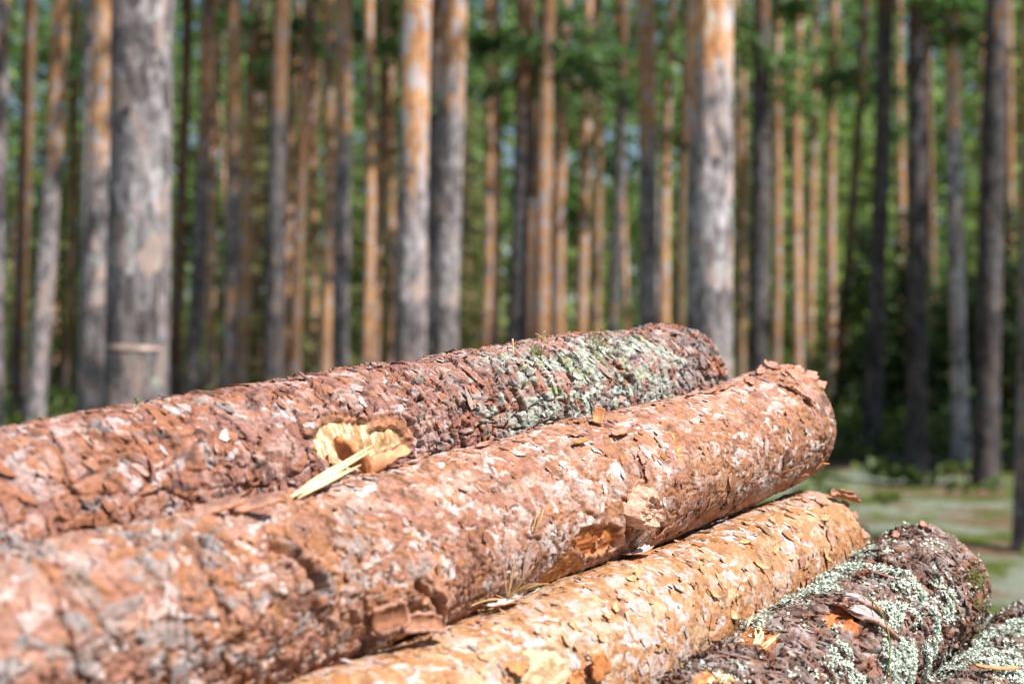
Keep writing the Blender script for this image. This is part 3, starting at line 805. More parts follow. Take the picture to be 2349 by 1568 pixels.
part_plates(3, 'frayed_bark', [
    (1945, 1152, 0.022, 0.016, 0.9, 1.2, 0.002, 0.003, 0.5, 0.3), (1965, 1180, 0.018, 0.014, 0.8, -0.8, 0.002, 0.003, 0.9, 0.3), (1895, 1210, 0.03, 0.016, 0.6, 0.9, 0.0016, 0.004, 1.4, 0.2),
    (1900, 1235, 0.035, 0.014, 0.6, 0.9, 0.0016, 0.005, 1.2, 0.15), (1978, 1225, 0.025, 0.016, 0.9, 0.7, 0.0018, 0.003, -0.5, 0.4), (1990, 1240, 0.022, 0.012, 0.9, 0.6, 0.0018, 0.003, 0.3, 0.5),
    (1850, 1150, 0.02, 0.012, 0.6, 0.7, 0.0015, 0.003, 0.3, 0.3), (1830, 1148, 0.018, 0.012, 0.8, 0.7, 0.0015, 0.003, -0.3, 0.3), (1835, 1290, 0.022, 0.014, 0.9, 0.9, 0.0015, 0.004, 0.8, 0.5),
    (1850, 1340, 0.03, 0.014, 0.6, 0.9, 0.0015, 0.004, 1.3, 0.2), (1880, 1155, 0.03, 0.016, 0.6, 0.9, 0.0018, 0.004, 0.7, 0.15)], 'curling orange bark torn at the far end')
rr = np.random.default_rng(77); M_PEEL = flat_material('golden_peel', (0.62, 0.40, 0.20), 0.5, 0.35, 60, 0.3)
its = []
while len(its) < 22:
    px, py = rr.uniform(1250, 1900), rr.uniform(1180, 1560)
    top = 1540 - (px - 760) * 0.36; bot = 1568 - (px - 1545) * 0.72
    if top + 20 < py < min(bot - 25, 1560):
        its.append((px, py, rr.uniform(0.012, 0.03), rr.uniform(0.008, 0.015), rr.uniform(0.3, 1.1), rr.uniform(-0.6, 0.9), 0.0008, 0.0025, rr.uniform(-1.6, 1.6), rr.uniform(0.1, 0.45)))
part_plates(3, 'peeling_flake', its, 'thin golden bark peels standing off the surface', [M_PEEL, M_INNER])
part_plates(3, 'torn_bark_flap', [(1352, 1535, 0.045, 0.034, 0.6, 0.9, 0.004, 0.010, 0.9, 0.25), (1318, 1560, 0.03, 0.02, 0.8, 0.6, 0.003, 0.006, 0.2, 0.3), (1180, 1540, 0.03, 0.02, 0.8, 0.6, 0.003, 0.006, -0.4, 0.3)], 'thick red-brown bark flap beside the bared wood', [M_INNER, M_INNER])
part_plates(4, 'raised_bark_slab', [(1968, 1408, 0.028, 0.09, 0.3, -0.9, 0.006, 0.010, 0.45, -0.35), (1990, 1440, 0.024, 0.10, 0.2, -0.9, 0.005, 0.008, 0.5, -0.2), (1945, 1405, 0.03, 0.05, 0.4, -0.5, 0.004, 0.004, 0.4, -0.2)], 'grey bark slab standing up beside a red gash', [flat_material('weathered_bark', (0.33, 0.29, 0.29), 0.85, 0.4, 180), M_OUTER])
part_plates(4, 'frayed_bark', [(2085, 1215, 0.05, 0.014, 0.4, 0.3, 0.002, 0.004, 0.2, 0.12), (2055, 1228, 0.05, 0.012, 0.5, 0.3, 0.002, 0.004, 0.4, 0.10), (2118, 1208, 0.016, 0.010, 0.6, 0.5, 0.002, 0.003, 0.8, 0.6)], 'brown bark plates lifted at the far end')
# knot of the orange-pink log
lg = LOGS[2]; p, nn, t, th = spot(2, 1457, 1165, 0.0)
a = lg.d; b = np.cross(nn, a); g = Geo(); r = np.random.default_rng(8)
ph = np.linspace(0, 2 * PI, 28, endpoint=False); rings = []
for rad, hgt in ((1.25, -0.008), (1.12, 0.005), (0.98, 0.012), (0.78, 0.0125), (0.6, 0.0095), (0.4, 0.011), (0.2, 0.0085), (0.02, 0.010)):
    jit = 1 + 0.14 * np.sin(3 * ph + rad * 4) + r.normal(0, 0.05, 28)
    R_ = 0.0225 * rad * jit
    rings.append(p + lg.off + (np.cos(ph) * R_ * 1.15)[:, None] * a + (np.sin(ph) * R_ * 0.95)[:, None] * b + (hgt * 1.8 + 0.002 + r.normal(0, 0.0014, 28))[:, None] * nn)
V = np.concatenate(rings); i, j = np.meshgrid(np.arange(7), np.arange(28), indexing='ij')
q = np.stack([i * 28 + j, i * 28 + (j + 1) % 28, (i + 1) * 28 + (j + 1) % 28, (i + 1) * 28 + j], -1).reshape(-1, 4)
g.add(V, [q])
ko = g.build('knot', flat_material('knot_bark', (0.52, 0.31, 0.22), 0.7, 0.55, 150), lg.root, False)
ko['label'] = 'round knobbly branch scar'
# pale splintered fibres on the dark log
g = Geo(); lg = LOGS[4]
for n in range(16):
    cl = n % 2
    px, py = ((1735, 1432), (1752, 1462))[cl]; px += random.uniform(-22, 22); py += random.uniform(-14, 10)
    p, nn, t, th = spot(4, px, py, 0.003)
    d = lg.d * random.uniform(0.6, 1) + np.cross(nn, lg.d) * random.uniform(-0.3, 0.5) + nn * random.uniform(0.0, 0.25); d /= np.linalg.norm(d)
    L_ = random.uniform(0.02, 0.045)
    v, q = tube([p + lg.off - d * L_ / 2, p + lg.off, p + lg.off + d * L_ / 2], [0.0010, 0.0016, 0.0004], 5); g.add(v, q)
g.build('splinters', M_SPLINT, lg.root)['label'] = 'pale broken wood fibres'
# moss threads
def moss_part(k, px, py, n, spread, seed):
    lg = LOGS[k]; r = np.random.default_rng(seed); g = Geo()
    for _ in range(n):
        p, nn, t, th = spot(k, px + r.normal(0, spread), py + r.normal(0, spread), 0.0)
        d = nn + r.normal(0, 0.9, 3); d /= np.linalg.norm(d); L_ = r.uniform(0.006, 0.016)
        v, q = tube([p + lg.off, p + lg.off + d * L_ * 0.5 + r.normal(0, 0.002, 3), p + lg.off + d * L_ + r.normal(0, 0.003, 3)], [0.0007, 0.0006, 0.0002], 4); g.add(v, q)
    g.build('moss_tuft', M_MOSS, lg.root)
moss_part(4, 2232, 1325, 110, 11, 5); moss_part(1, 1365, 800, 70, 10, 6); moss_part(4, 2245, 1380, 40, 12, 8); moss_part(1, 1235, 815, 40, 7, 9)


# ---- loose bits lying on the pile (each a thing of its own)
def along(k, pa, pb, la=0.0, lb=0.0):
    A = spot(k, *pa, la)[0]; B = spot(k, *pb, lb)[0]; return A, B


def loose_plates(name, label, cat, plates, mats, group=None, corner=0.12):
    base = np.asarray(plates[0][0]); g = Geo()
    for n, (c, ax, ay, az, lx, ly, cx, cy, tk) in enumerate(plates):
        add_plate(g, np.asarray(c) - base, ax, ay, az, lx, ly, cx, cy, tk, seed=len(label) + n, jag=0.3, corner=corner, mi_top=0, mi_bot=1, mi_rim=1, rough=0.0012)
    o = g.build(name, None, None, True, mats); o.location = base
    return tag(o, label, cat, group)


def frame(az, ax):
    az = np.asarray(az, float) / np.linalg.norm(az); ax = np.asarray(ax, float); ax = ax - ax.dot(az) * az; ax /= np.linalg.norm(ax)
    return ax, np.cross(az, ax), az


def eye_pt(px, py, depth):
    return np.array([(px - CXW) / FW * depth, depth, CAM_H - (py - CYW) / FW * depth])


GB = 'loose bark pieces on the logs'
dn = LOGS[1].hit(840, 1040); dep = LOGS[1].at(*dn)[1]


def panel(g, p00, p10, p11, p01, thick, bulge, seed, n=14, m=8, mi=0):
    """a slab of bark between four corners, bulged and a little uneven, with thickness"""
    u, v = np.meshgrid(np.linspace(0, 1, n), np.linspace(0, 1, m), indexing='ij'); u = u[..., None]; v = v[..., None]
    P = (np.asarray(p00) * (1 - u) + np.asarray(p10) * u) * (1 - v) + (np.asarray(p01) * (1 - u) + np.asarray(p11) * u) * v
    nn = np.cross(np.asarray(p10) - np.asarray(p00), np.asarray(p01) - np.asarray(p00)); nn /= np.linalg.norm(nn)
    if nn[1] > 0: nn = -nn
    off = bulge * 4 * v * (1 - v) + (vnoise(P * 130, seed) - 0.5)[..., None] * 0.003 + (vnoise(P * 420, seed + 3) - 0.5)[..., None] * 0.0012
    rag = (vnoise(np.concatenate([u * 9, v * 0, u * 0 + seed], -1), 4) - 0.5)[..., None] * 0.006
    P = P + nn * off + (np.asarray(p01) - np.asarray(p00)) / np.linalg.norm(np.asarray(p01) - np.asarray(p00)) * rag * (2 * v - 1)
    top = P.reshape(-1, 3); bot = (P - nn * thick).reshape(-1, 3); N = n * m
    i, j = np.meshgrid(np.arange(n - 1), np.arange(m - 1), indexing='ij')
    q = np.stack([i * m + j, (i + 1) * m + j, (i + 1) * m + j + 1, i * m + j + 1], -1).reshape(-1, 4)
    e = np.array([a * m for a in range(n)] + [(n - 1) * m + b for b in range(1, m)] + [a * m + m - 1 for a in range(n - 2, -1, -1)] + [b for b in range(m - 2, 0, -1)]); e2 = np.roll(e, -1)
    g.add(np.concatenate([top, bot]), [q, q[:, ::-1] + N, np.stack([e2, e, e + N, e2 + N], -1)], mi)


g = Geo(); d0 = dep - 0.045; d1 = dep - 0.088
B_ = eye_pt(847, 1052, d1); C_ = eye_pt(846, 1093, d1 + 0.004)
o_ = C_.copy()
panel(g, eye_pt(768, 997, d0) - o_, B_ - o_, C_ - o_, eye_pt(777, 1056, d0 + .004) - o_, 0.0045, 0.003, 3)
panel(g, B_ - o_, eye_pt(930, 1019, dep - 0.052) - o_, eye_pt(943, 1036, dep - 0.064) - o_, C_ - o_, 0.0045, 0.002, 9, mi=1)
o = g.build('bark_chip', None, None, True, [M_INNER, flat_material('split_bark', (0.58, 0.265, 0.13), 0.65, 0.3, 90)]); o.location = o_
tag(o, 'bright orange folded bark chip standing in front of the bare wood wound', 'bark piece', GB)
# the yellow splinter
A = spot(2, 664, 1152, 0.005)[0]; B = eye_pt(862, 1027, dep - 0.094)
g = Geo(); r = np.random.default_rng(4); ax = (B - A) / np.linalg.norm(B - A)
side = np.cross(ax, [0, -0.6, 0.8]); side /= np.linalg.norm(side)
for n in range(18):
    o1 = side * r.normal(0, 0.0044) + np.array([0, r.normal(0, 0.001), r.normal(0, 0.0012)]); f0 = r.uniform(0, 0.22); f1 = (1.0, 0.97, 0.72, 0.7)[n] if n < 4 else r.uniform(0.45, 0.75)
    pts = [(B - A) * (f0 + (f1 - f0) * s_) + o1 * (0.5 + s_ * 0.7) for s_ in np.linspace(0, 1, 6)]
    v, q = tube(pts, np.array([0.0007, 0.0018, 0.0024, 0.0022, 0.0016, 0.0004]) * r.uniform(0.7, 1.2), 5); g.add(v, q)
o = g.build('wood_splinter', M_SPLINT); o.location = A
tag(o, 'long pale yellow splinter of wood lying across the gap below the wound', 'splinter')
# bark curl in the gap
p, nn, t, th = spot(2, 535, 1185, 0.006)
ax, ay, az = frame((-0.1, -0.75, 0.65), (0.95, 0.3, 0.05))
q1 = eye_pt(500, 1163, p[1] - 0.0); q2 = eye_pt(585, 1158, p[1] + 0.01)
loose_plates('bark_curl', 'hollow red-brown bark curl lying in the gap between the two top logs', 'bark piece',
             [(q1, ax, ay, az, 0.055, 0.018, 0.5, 1.9, 0.002), (q2, ax, ay, az, 0.06, 0.020, 0.3, 2.2, 0.002)], [M_OUTER, M_INNER], GB)
# big curl jammed under the top log
p, nn, t, th = spot(3, 930, 1500, 0.010)
ax, ay, az = frame((0.25, -0.8, 0.55), (0.9, 0.3, 0.1))
q1 = eye_pt(895, 1425, p[1] + 0.01); q2 = eye_pt(965, 1432, p[1] + 0.025)
loose_plates('bark_curl', 'thick rusty bark curl jammed where the golden log meets the top log', 'bark piece',
             [(q1, ax + az * 0.5, ay, az, 0.042, 0.040, 0.8, 2.9, 0.005), (q2, ax - az * 0.3, ay, az, 0.062, 0.030, -0.9, 3.2, 0.004)], [M_RUST, M_OUTER], GB)
ax, ay, az = frame((0.2, -0.8, 0.4), (0.3, 0, 0.95))
loose_plates('bark_scrap', 'small translucent orange bark scrap upright in front of the lichened bark', 'bark piece',
             [(spot(2, 1368, 975, 0.012)[0], ax, ay, az, 0.026, 0.017, 0.7, 0.8, 0.0016)], [M_INNER, M_INNER], GB)
p, nn, t, th = spot(2, 1418, 1000, 0.004); ax, ay, az = frame(nn, LOGS[2].d)
loose_plates('bark_scrap', 'small curled bark scrap lying on the upper side of the orange-pink log', 'bark piece',
             [(p, ax, ay, az, 0.038, 0.012, 0.4, 1.6, 0.0018)], [M_OUTER, M_INNER], GB)
p, nn, t, th = spot(2, 1325, 1024, 0.004); ax, ay, az = frame(nn, LOGS[2].d)
loose_plates('bark_scrap', 'dark red bark sliver lying on the orange-pink log above the knot', 'bark piece',
             [(p, ax, ay, az, 0.032, 0.008, 0.5, 1.4, 0.0018)], [M_INNER, M_INNER], GB)
p, nn, t, th = spot(3, 1930, 1152, 0.011); ax, ay, az = frame(nn, LOGS[3].d * 0.4 + np.array([0.9, 0, 0.1]))
loose_plates('bark_roll', 'rolled pink bark quill lying on the end of the golden log', 'bark piece',
             [(p, ax, ay, az, 0.062, 0.030, 0.1, 4.6, 0.002)], [M_OUTER, M_INNER], GB)
p, nn, t, th = spot(5, 2285, 1545, 0.006); ax, ay, az = frame(nn, (0.95, 0.3, 0.0))
loose_plates('bark_scrap', 'thin orange bark strip lying on the grey-brown lichened log', 'bark piece',
             [(p, ax, ay, az, 0.075, 0.010, 0.3, 1.2, 0.0018)], [M_PEEL, M_INNER], GB)
for (px, py), lab in (((1465, 1272), 'grey papery bark shred in the dark gap under the knot'), ((1160, 1385), 'grey papery bark shred caught below the pine needles')):
    p, nn, t, th = spot(3, px, py + 12, 0.006); ax, ay, az = frame(nn, LOGS[3].d)
    loose_plates('bark_shred', lab, 'bark piece', [(p, ax, ay, az, 0.06, 0.02, 0.5, 0.9, 0.0012), (p + ax * 0.02 + ay * 0.008, ax + ay * 0.5, ay - ax * .5, az, 0.04, 0.012, -0.5, 0.9, 0.0012)],
                 [flat_material('grey_shred', (0.45, 0.43, 0.44), 0.8, 0.35, 160), M_INNER], GB)


def wires(name, label, cat, strands, mat, group=None):
    base = np.asarray(strands[0][0][0]); g = Geo()
    for pts, rad in strands:
        pts = np.asarray(pts); v, q = tube(pts - base, rad, 5); g.add(v, q)
    o = g.build(name, mat, None, True); o.location = base
    return tag(o, label, cat, group)


def arc(A, B, sag, n=8):
    A = np.asarray(A); B = np.asarray(B); sag = np.asarray(sag)
    s = np.linspace(0, 1, n); return A + (B - A) * s[:, None] + (4 * s * (1 - s))[:, None] * sag


A, B = along(2, (1216, 1215), (1232, 1170), 0.004, 0.010); B2 = spot(2, 1226, 1172, 0.008)[0]
wires('pine_needle', 'pair of dry yellow pine needles on the orange-pink log', 'pine needle', [(arc(A, B, (0.002, -0.003, 0)), 0.0009), (arc(A, B2, (-0.002, -0.003, 0)), 0.0009)], M_STRAW)
st = []
c = spot(3, 1165, 1392, 0.008)[0]
for n in range(22):
    d = np.array([random.uniform(-1, -0.2) if n < 14 else random.uniform(-0.2, 0.7), random.uniform(-0.5, 0.3), random.uniform(-0.3, 0.12) if n < 14 else random.uniform(0.0, 0.9)])
    d /= np.linalg.norm(d); st.append((arc(c, c + d * random.uniform(0.03, 0.06), (0, 0, random.uniform(-0.004, 0.006))), 0.0007))
wires('needle_tuft', 'tuft of dead pine needles caught between the top log and golden log', 'pine needles', st, M_STRAW)
A = spot(4, 1962, 1395, 0.016)[0]; B = spot(4, 2010, 1560, 0.010)[0]
wires('grass_blade', 'thin green grass blade lying over the dark lichened log', 'grass blade', [(arc(A, B, (0.012, -0.012, 0.012), 12), 0.0009)], M_GRASS)
c = spot(1, 1250, 792, -0.002)[0]; st = []
for n in range(7):
    d = np.array([random.uniform(-0.5, 0.7), random.uniform(-0.3, 0.3), random.uniform(0.3, 1)]); d /= np.linalg.norm(d)
    st.append((arc(c, c + d * random.uniform(0.010, 0.024), (random.uniform(-.006, .006), 0, random.uniform(-.004, .006))), 0.0007))
wires('dry_sprig', 'tiny wiry dry sprig standing on the crest of the rear log', 'sprig', st, M_STRAW)
c = spot(1, 1177, 805, -0.002)[0]
wires('straw_stub', 'short pale straw stub standing upright on the rear log', 'straw', [(arc(c, c + np.array([0.0, 0, 0.020]), (0.0005, 0, 0)), 0.0011)], M_SPLINT)
c = spot(1, 311, 945, -0.003)[0]; st = [(arc(c, c + np.array([0, 0, 0.013]), (0, 0, 0)), 0.0007)]
for n in range(10):
    z = c + np.array([0, 0, random.uniform(0.006, 0.013)]); d = np.array([random.uniform(-1, 1), random.uniform(-1, 1), random.uniform(0, .8)]) * 0.003
    st.append((arc(z, z + d, (0, 0, 0), 3), 0.0009))
wires('moss_sprout', 'tiny green sprout on the rear log in front of the scarred pine', 'sprout', st, M_GRASS)
A = spot(4, 2185, 1390, 0.008)[0]; B = spot(4, 2205, 1480, 0.006)[0]; B2 = spot(4, 2213, 1470, 0.006)[0]
wires('pine_needle', 'pair of dry pine needles hanging down the dark lichened log', 'pine needle', [(arc(A, B, (0.004, -0.004, 0)), 0.0008), (arc(A, B2, (0.005, -0.003, 0)), 0.0008)], M_STRAW)
A = spot(3, 1700, 1420, 0.010)[0]
p, nn, t, th = spot(3, 1232, 1345, 0.006); ax, ay, az = frame((0.2, -0.8, 0.5), (0.4, 0, 1))
loose_plates('green_leaf', 'small pale green leaf stuck between the top log and golden log', 'leaf', [(p, ax, ay, az, 0.020, 0.011, 0.5, 0.4, 0.0006)], [flat_material('leaf_green', (0.36, 0.45, 0.2), 0.5, 0.2, 60, 0.3)] * 2)

# ---- hidden logs that carry the pile: copies, sharing meshes
SRC = {1: (-0.163, -0.066), 2: (0.0, -0.132), 3: (0.05, -0.314), 4: (0.22, -0.36), 5: (0.34, -0.48)}
for n, (src, s_, z_) in enumerate([(3, -0.160, -0.255), (4, -0.065, -0.472), (5, 0.125, -0.535), (3, 0.285, -0.675), (4, 0.475, -0.640), (5, -0.255, -0.445), (4, -0.33, -0.655), (3, -0.145, -0.665), (4, 0.06, -0.725)]):
    root = LOGS[src].root
    c = root.copy(); COL.objects.link(c)
    ds = s_ - SRC[src][0]; dz = z_ - SRC[src][1]
    c.location = Vector(LOGS[src].P0) + Vector(tuple(LOGS[2].s * ds)) + Vector((0, 0, dz)) - Vector(tuple(LOGS[2].d * (0.10 + 0.03 * (n % 3))))
    c['label'] = 'bark-covered pine log buried in the lower layers of the pile'
    for ch in list(root.children):
        if ch.name.split('.')[0] in ('bark', 'sawn_end'):
            k = ch.copy(); COL.objects.link(k); k.parent = c

# ------------------------------------------------------------------ ground
def ground_z(x, y):
    d = np.hypot(np.asarray(x) + 0.0, np.asarray(y) - 1.4)
    return (CAM_H - 0.80) * (1 - sstep(2.2, 6.5, d))


gx = np.concatenate([-np.geomspace(260, 12, 40), np.linspace(-11.8, 11.8, 160), np.geomspace(12, 260, 40)])
gy = np.concatenate([-np.geomspace(120, 6, 24), np.linspace(-5.8, 24, 190), np.geomspace(24.2, 420, 60)])
GX, GY = np.meshgrid(gx, gy, indexing='ij')
PZ = np.stack([GX, GY, GX * 0], -1)
near = np.exp(-(np.hypot(GX, GY - 12) / 40) ** 2)
GZ = ground_z(GX, GY) + near * ((fbm(PZ * 1.1, 3, 301) - 0.5) * 0.16 + (fbm(PZ * 4, 2, 305) - 0.5) * 0.05)
GZ = np.where(np.hypot(GX, GY - 1.4) < 2.0, np.minimum(GZ, CAM_H - 0.80), GZ)
nx_, ny_ = GX.shape
i, j = np.meshgrid(np.arange(nx_ - 1), np.arange(ny_ - 1), indexing='ij')
q = np.stack([i * ny_ + j, (i + 1) * ny_ + j, (i + 1) * ny_ + j + 1, i * ny_ + j + 1], -1).reshape(-1, 4)
tag(np_mesh('ground', np.stack([GX, GY, GZ], -1).reshape(-1, 3), [q], M_GROUND, None, True), kind='structure')


# ------------------------------------------------------------------ foliage meshes
def quads_from(c, d, nrm, ln, wd):
    """elongated leaf-sized quads (a spray of needles each)"""
    d = d / (np.linalg.norm(d, axis=1)[:, None] + 1e-9); e = np.cross(d, nrm); e /= np.linalg.norm(e, axis=1)[:, None] + 1e-9
    a = c - d * ln / 2; b = c + d * ln / 2
    V = np.stack([a - e * wd * 0.3, a + e * wd * 0.3, c + e * wd * 0.5, b + e * wd * 0.12, b - e * wd * 0.12, c - e * wd * 0.5], 1).reshape(-1, 3)
    return V, np.arange(len(c))[:, None] * 6 + np.arange(6)[None]


def pine_crown_mesh(seed, h=9.0, rad=1.9, limbs=26, per=70):
    r = np.random.default_rng(seed); g = Geo()
    for n in range(limbs):
        f = (n + r.uniform(0, 1)) / limbs; z = h * f; az = r.uniform(0, 2 * PI)
        L_ = rad * (0.55 + 0.6 * math.sin(PI * min(1, 0.25 + 0.75 * f))) * r.uniform(0.6, 1.1) * (1 - 0.55 * f ** 3)
        up = r.uniform(-0.1, 0.45); d = np.array([math.cos(az), math.sin(az), up])
        pts = [np.array([0, 0, z]) + d * L_ * s + np.array([0, 0, 0.18 * L_ * s * s]) for s in (0, 0.35, 0.7, 1)]
        v, q = tube(pts, [0.045, 0.035, 0.024, 0.008], 5); g.add(v, q, 1, tone=0.5)
        for cl in range(5):
            s = r.uniform(0.4, 1.05); c = pts[0] + d * L_ * s + np.array([0, 0, 0.18 * L_ * s * s]) + r.normal(0, 0.18, 3)
            m = per // 5 + 4; tone = r.uniform(0, 1)
            cc = c + r.normal(0, 1, (m, 3)) * np.array([0.30, 0.30, 0.16]) * r.uniform(0.7, 1.2)
            dd = cc - c + r.normal(0, 0.25, (m, 3)) + d * 0.25
            V, P = quads_from(cc, dd, r.normal(0, 1, (m, 3)), r.uniform(0.18, 0.34, m)[:, None], r.uniform(0.07, 0.14, m)[:, None])
            g.add(V, [P], 0, tone=np.repeat(np.clip(tone + r.normal(0, 0.15, m), 0, 1), 6))
    o = g.build('crown', None, None, False, [M_NEEDLE, M_LIMB]); me = o.data; bpy.data.objects.remove(o); return me


def spruce_crown_mesh(seed, h=6.0, rad=1.5, whorls=26, mat=None, loose=0.0):
    r = np.random.default_rng(seed); g = Geo()
    for w in range(whorls):
        f = w / (whorls - 1); z = 0.3 + (h - 0.3) * f; n = int(7 - 3 * f)
        for b in range(n):
            if r.random() < 0.14 + loose: continue
            az = 2 * PI * (b + r.uniform(-0.4, 0.4)) / n + w; L_ = (rad * (1 - f) ** 0.8 + 0.12) * r.uniform(0.55, 1.15)
            d = np.array([math.cos(az), math.sin(az), 0.25 - 0.3 * (1 - f)])
            pts = [np.array([0, 0, z]) + d * L_ * s - np.array([0, 0, 0.22 * L_ * s * s]) for s in (0, 0.5, 1)]
            v, q = tube(pts, [0.016, 0.011, 0.004], 4, False); g.add(v, q, 1, tone=0.5)
            m = max(8, int(52 * L_)); s = r.uniform(0.15, 1.05, m)[:, None]; tone = r.uniform(0, 1)
            cc = pts[0] + d * L_ * s - np.array([0, 0, 1]) * 0.22 * L_ * s * s + r.normal(0, 1, (m, 3)) * np.array([0.11, 0.11, 0.05])
            dd = np.array([math.cos(az), math.sin(az), -0.3]) + r.normal(0, 0.5, (m, 3))
            V, P = quads_from(cc, dd, r.normal(0, 0.5, (m, 3)) + [0, 0, 1], r.uniform(0.09, 0.21, m)[:, None], r.uniform(0.035, 0.08, m)[:, None])
            g.add(V, [P], 0, tone=np.repeat(np.clip(tone + r.normal(0, 0.12, m), 0, 1), 6))
    o = g.build('crown', None, None, False, [mat or M_SPRUCE, M_LIMB]); me = o.data; bpy.data.objects.remove(o); return me


PCR = [pine_crown_mesh(401 + n, 6.5 + n * 0.6, 1.05 + 0.12 * n, 11, 38) for n in range(4)]
PCD = pine_crown_mesh(431, 10, 1.9, 34, 90)
M_SHADED = leaf_material('shaded_spruce_needles', (0.012, 0.034, 0.010), (0.03, 0.07, 0.018), (0.07, 0.13, 0.03))  # darker copy of the spruce needles, painting in the thicket's shade
SCD = spruce_crown_mesh(459, 5.0, 1.5, 30, M_SHADED)
SCR = [spruce_crown_mesh(451, 4.0, 1.1, 22), spruce_crown_mesh(452, 6.5, 1.5, 28), spruce_crown_mesh(453, 9.5, 1.9, 34), spruce_crown_mesh(454, 8.0, 2.1, 26, M_DRY, 0.15)]


def add_mesh_obj(name, me, parent, loc, rz=0.0, s=1.0):
    o = bpy.data.objects.new(name, me); COL.objects.link(o); o.parent = parent
    o.location = loc; o.rotation_euler = (0, 0, rz); o.scale = (s, s, s); return o


def trunk(root, foot, top, r_low, r_top, orange_z, value, warm, lichen, seed, sides=18, rings=34, flare=0.25, wob=0.03, soft=1.2, wood_scar=None):
    """tapered, slightly wandering trunk; orange bark begins about orange_z above the ground"""
    r = np.random.default_rng(seed)
    zs = np.concatenate([np.linspace(-0.3, 6, rings), np.linspace(6.5, top[2] - foot[2], 10)]); H = zs[-1]
    f = zs / H
    ctr = foot + (np.asarray(top) - foot) * f[:, None]
    ctr[:, 0] += wob * np.sin(zs * 0.5 + seed); ctr[:, 1] += wob * np.cos(zs * 0.43 + seed * 2)
    rad = r_low + (r_top - r_low) * np.clip(f, 0, 1) ** 0.9; rad = rad * (1 + flare * np.exp(-np.clip(zs, 0, 9) / 0.35))
    th = np.linspace(0, 2 * PI, sides, endpoint=False)
    lump = vnoise(np.stack([np.cos(th)[None] * 2.5 + 0 * zs[:, None], np.sin(th)[None] * 2.5 + 0 * zs[:, None], zs[:, None] * 1.8 + seed + 0 * th[None]], -1), seed)
    RR = rad[:, None] * (1 + (lump - 0.5) * 0.16)
    V = ctr[:, None] + RR[..., None] * np.stack([np.cos(th), np.sin(th), 0 * th], -1)[None] - np.asarray(foot)
    n, k = len(zs), sides
    i, j = np.meshgrid(np.arange(n - 1), np.arange(k), indexing='ij')
    q = np.stack([i * k + j, i * k + (j + 1) % k, (i + 1) * k + (j + 1) % k, (i + 1) * k + j], -1).reshape(-1, 4)
    org = np.clip(sstep(orange_z - soft, orange_z + soft, zs) + warm, 0, 1.2)
    Z = np.repeat(zs, k)
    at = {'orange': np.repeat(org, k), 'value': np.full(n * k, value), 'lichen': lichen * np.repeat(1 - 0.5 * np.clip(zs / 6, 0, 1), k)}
    return np_mesh('trunk', V.reshape(-1, 3), [q, (np.arange(k) + (n - 1) * k)[None]], M_TRUNK, root, True, at)


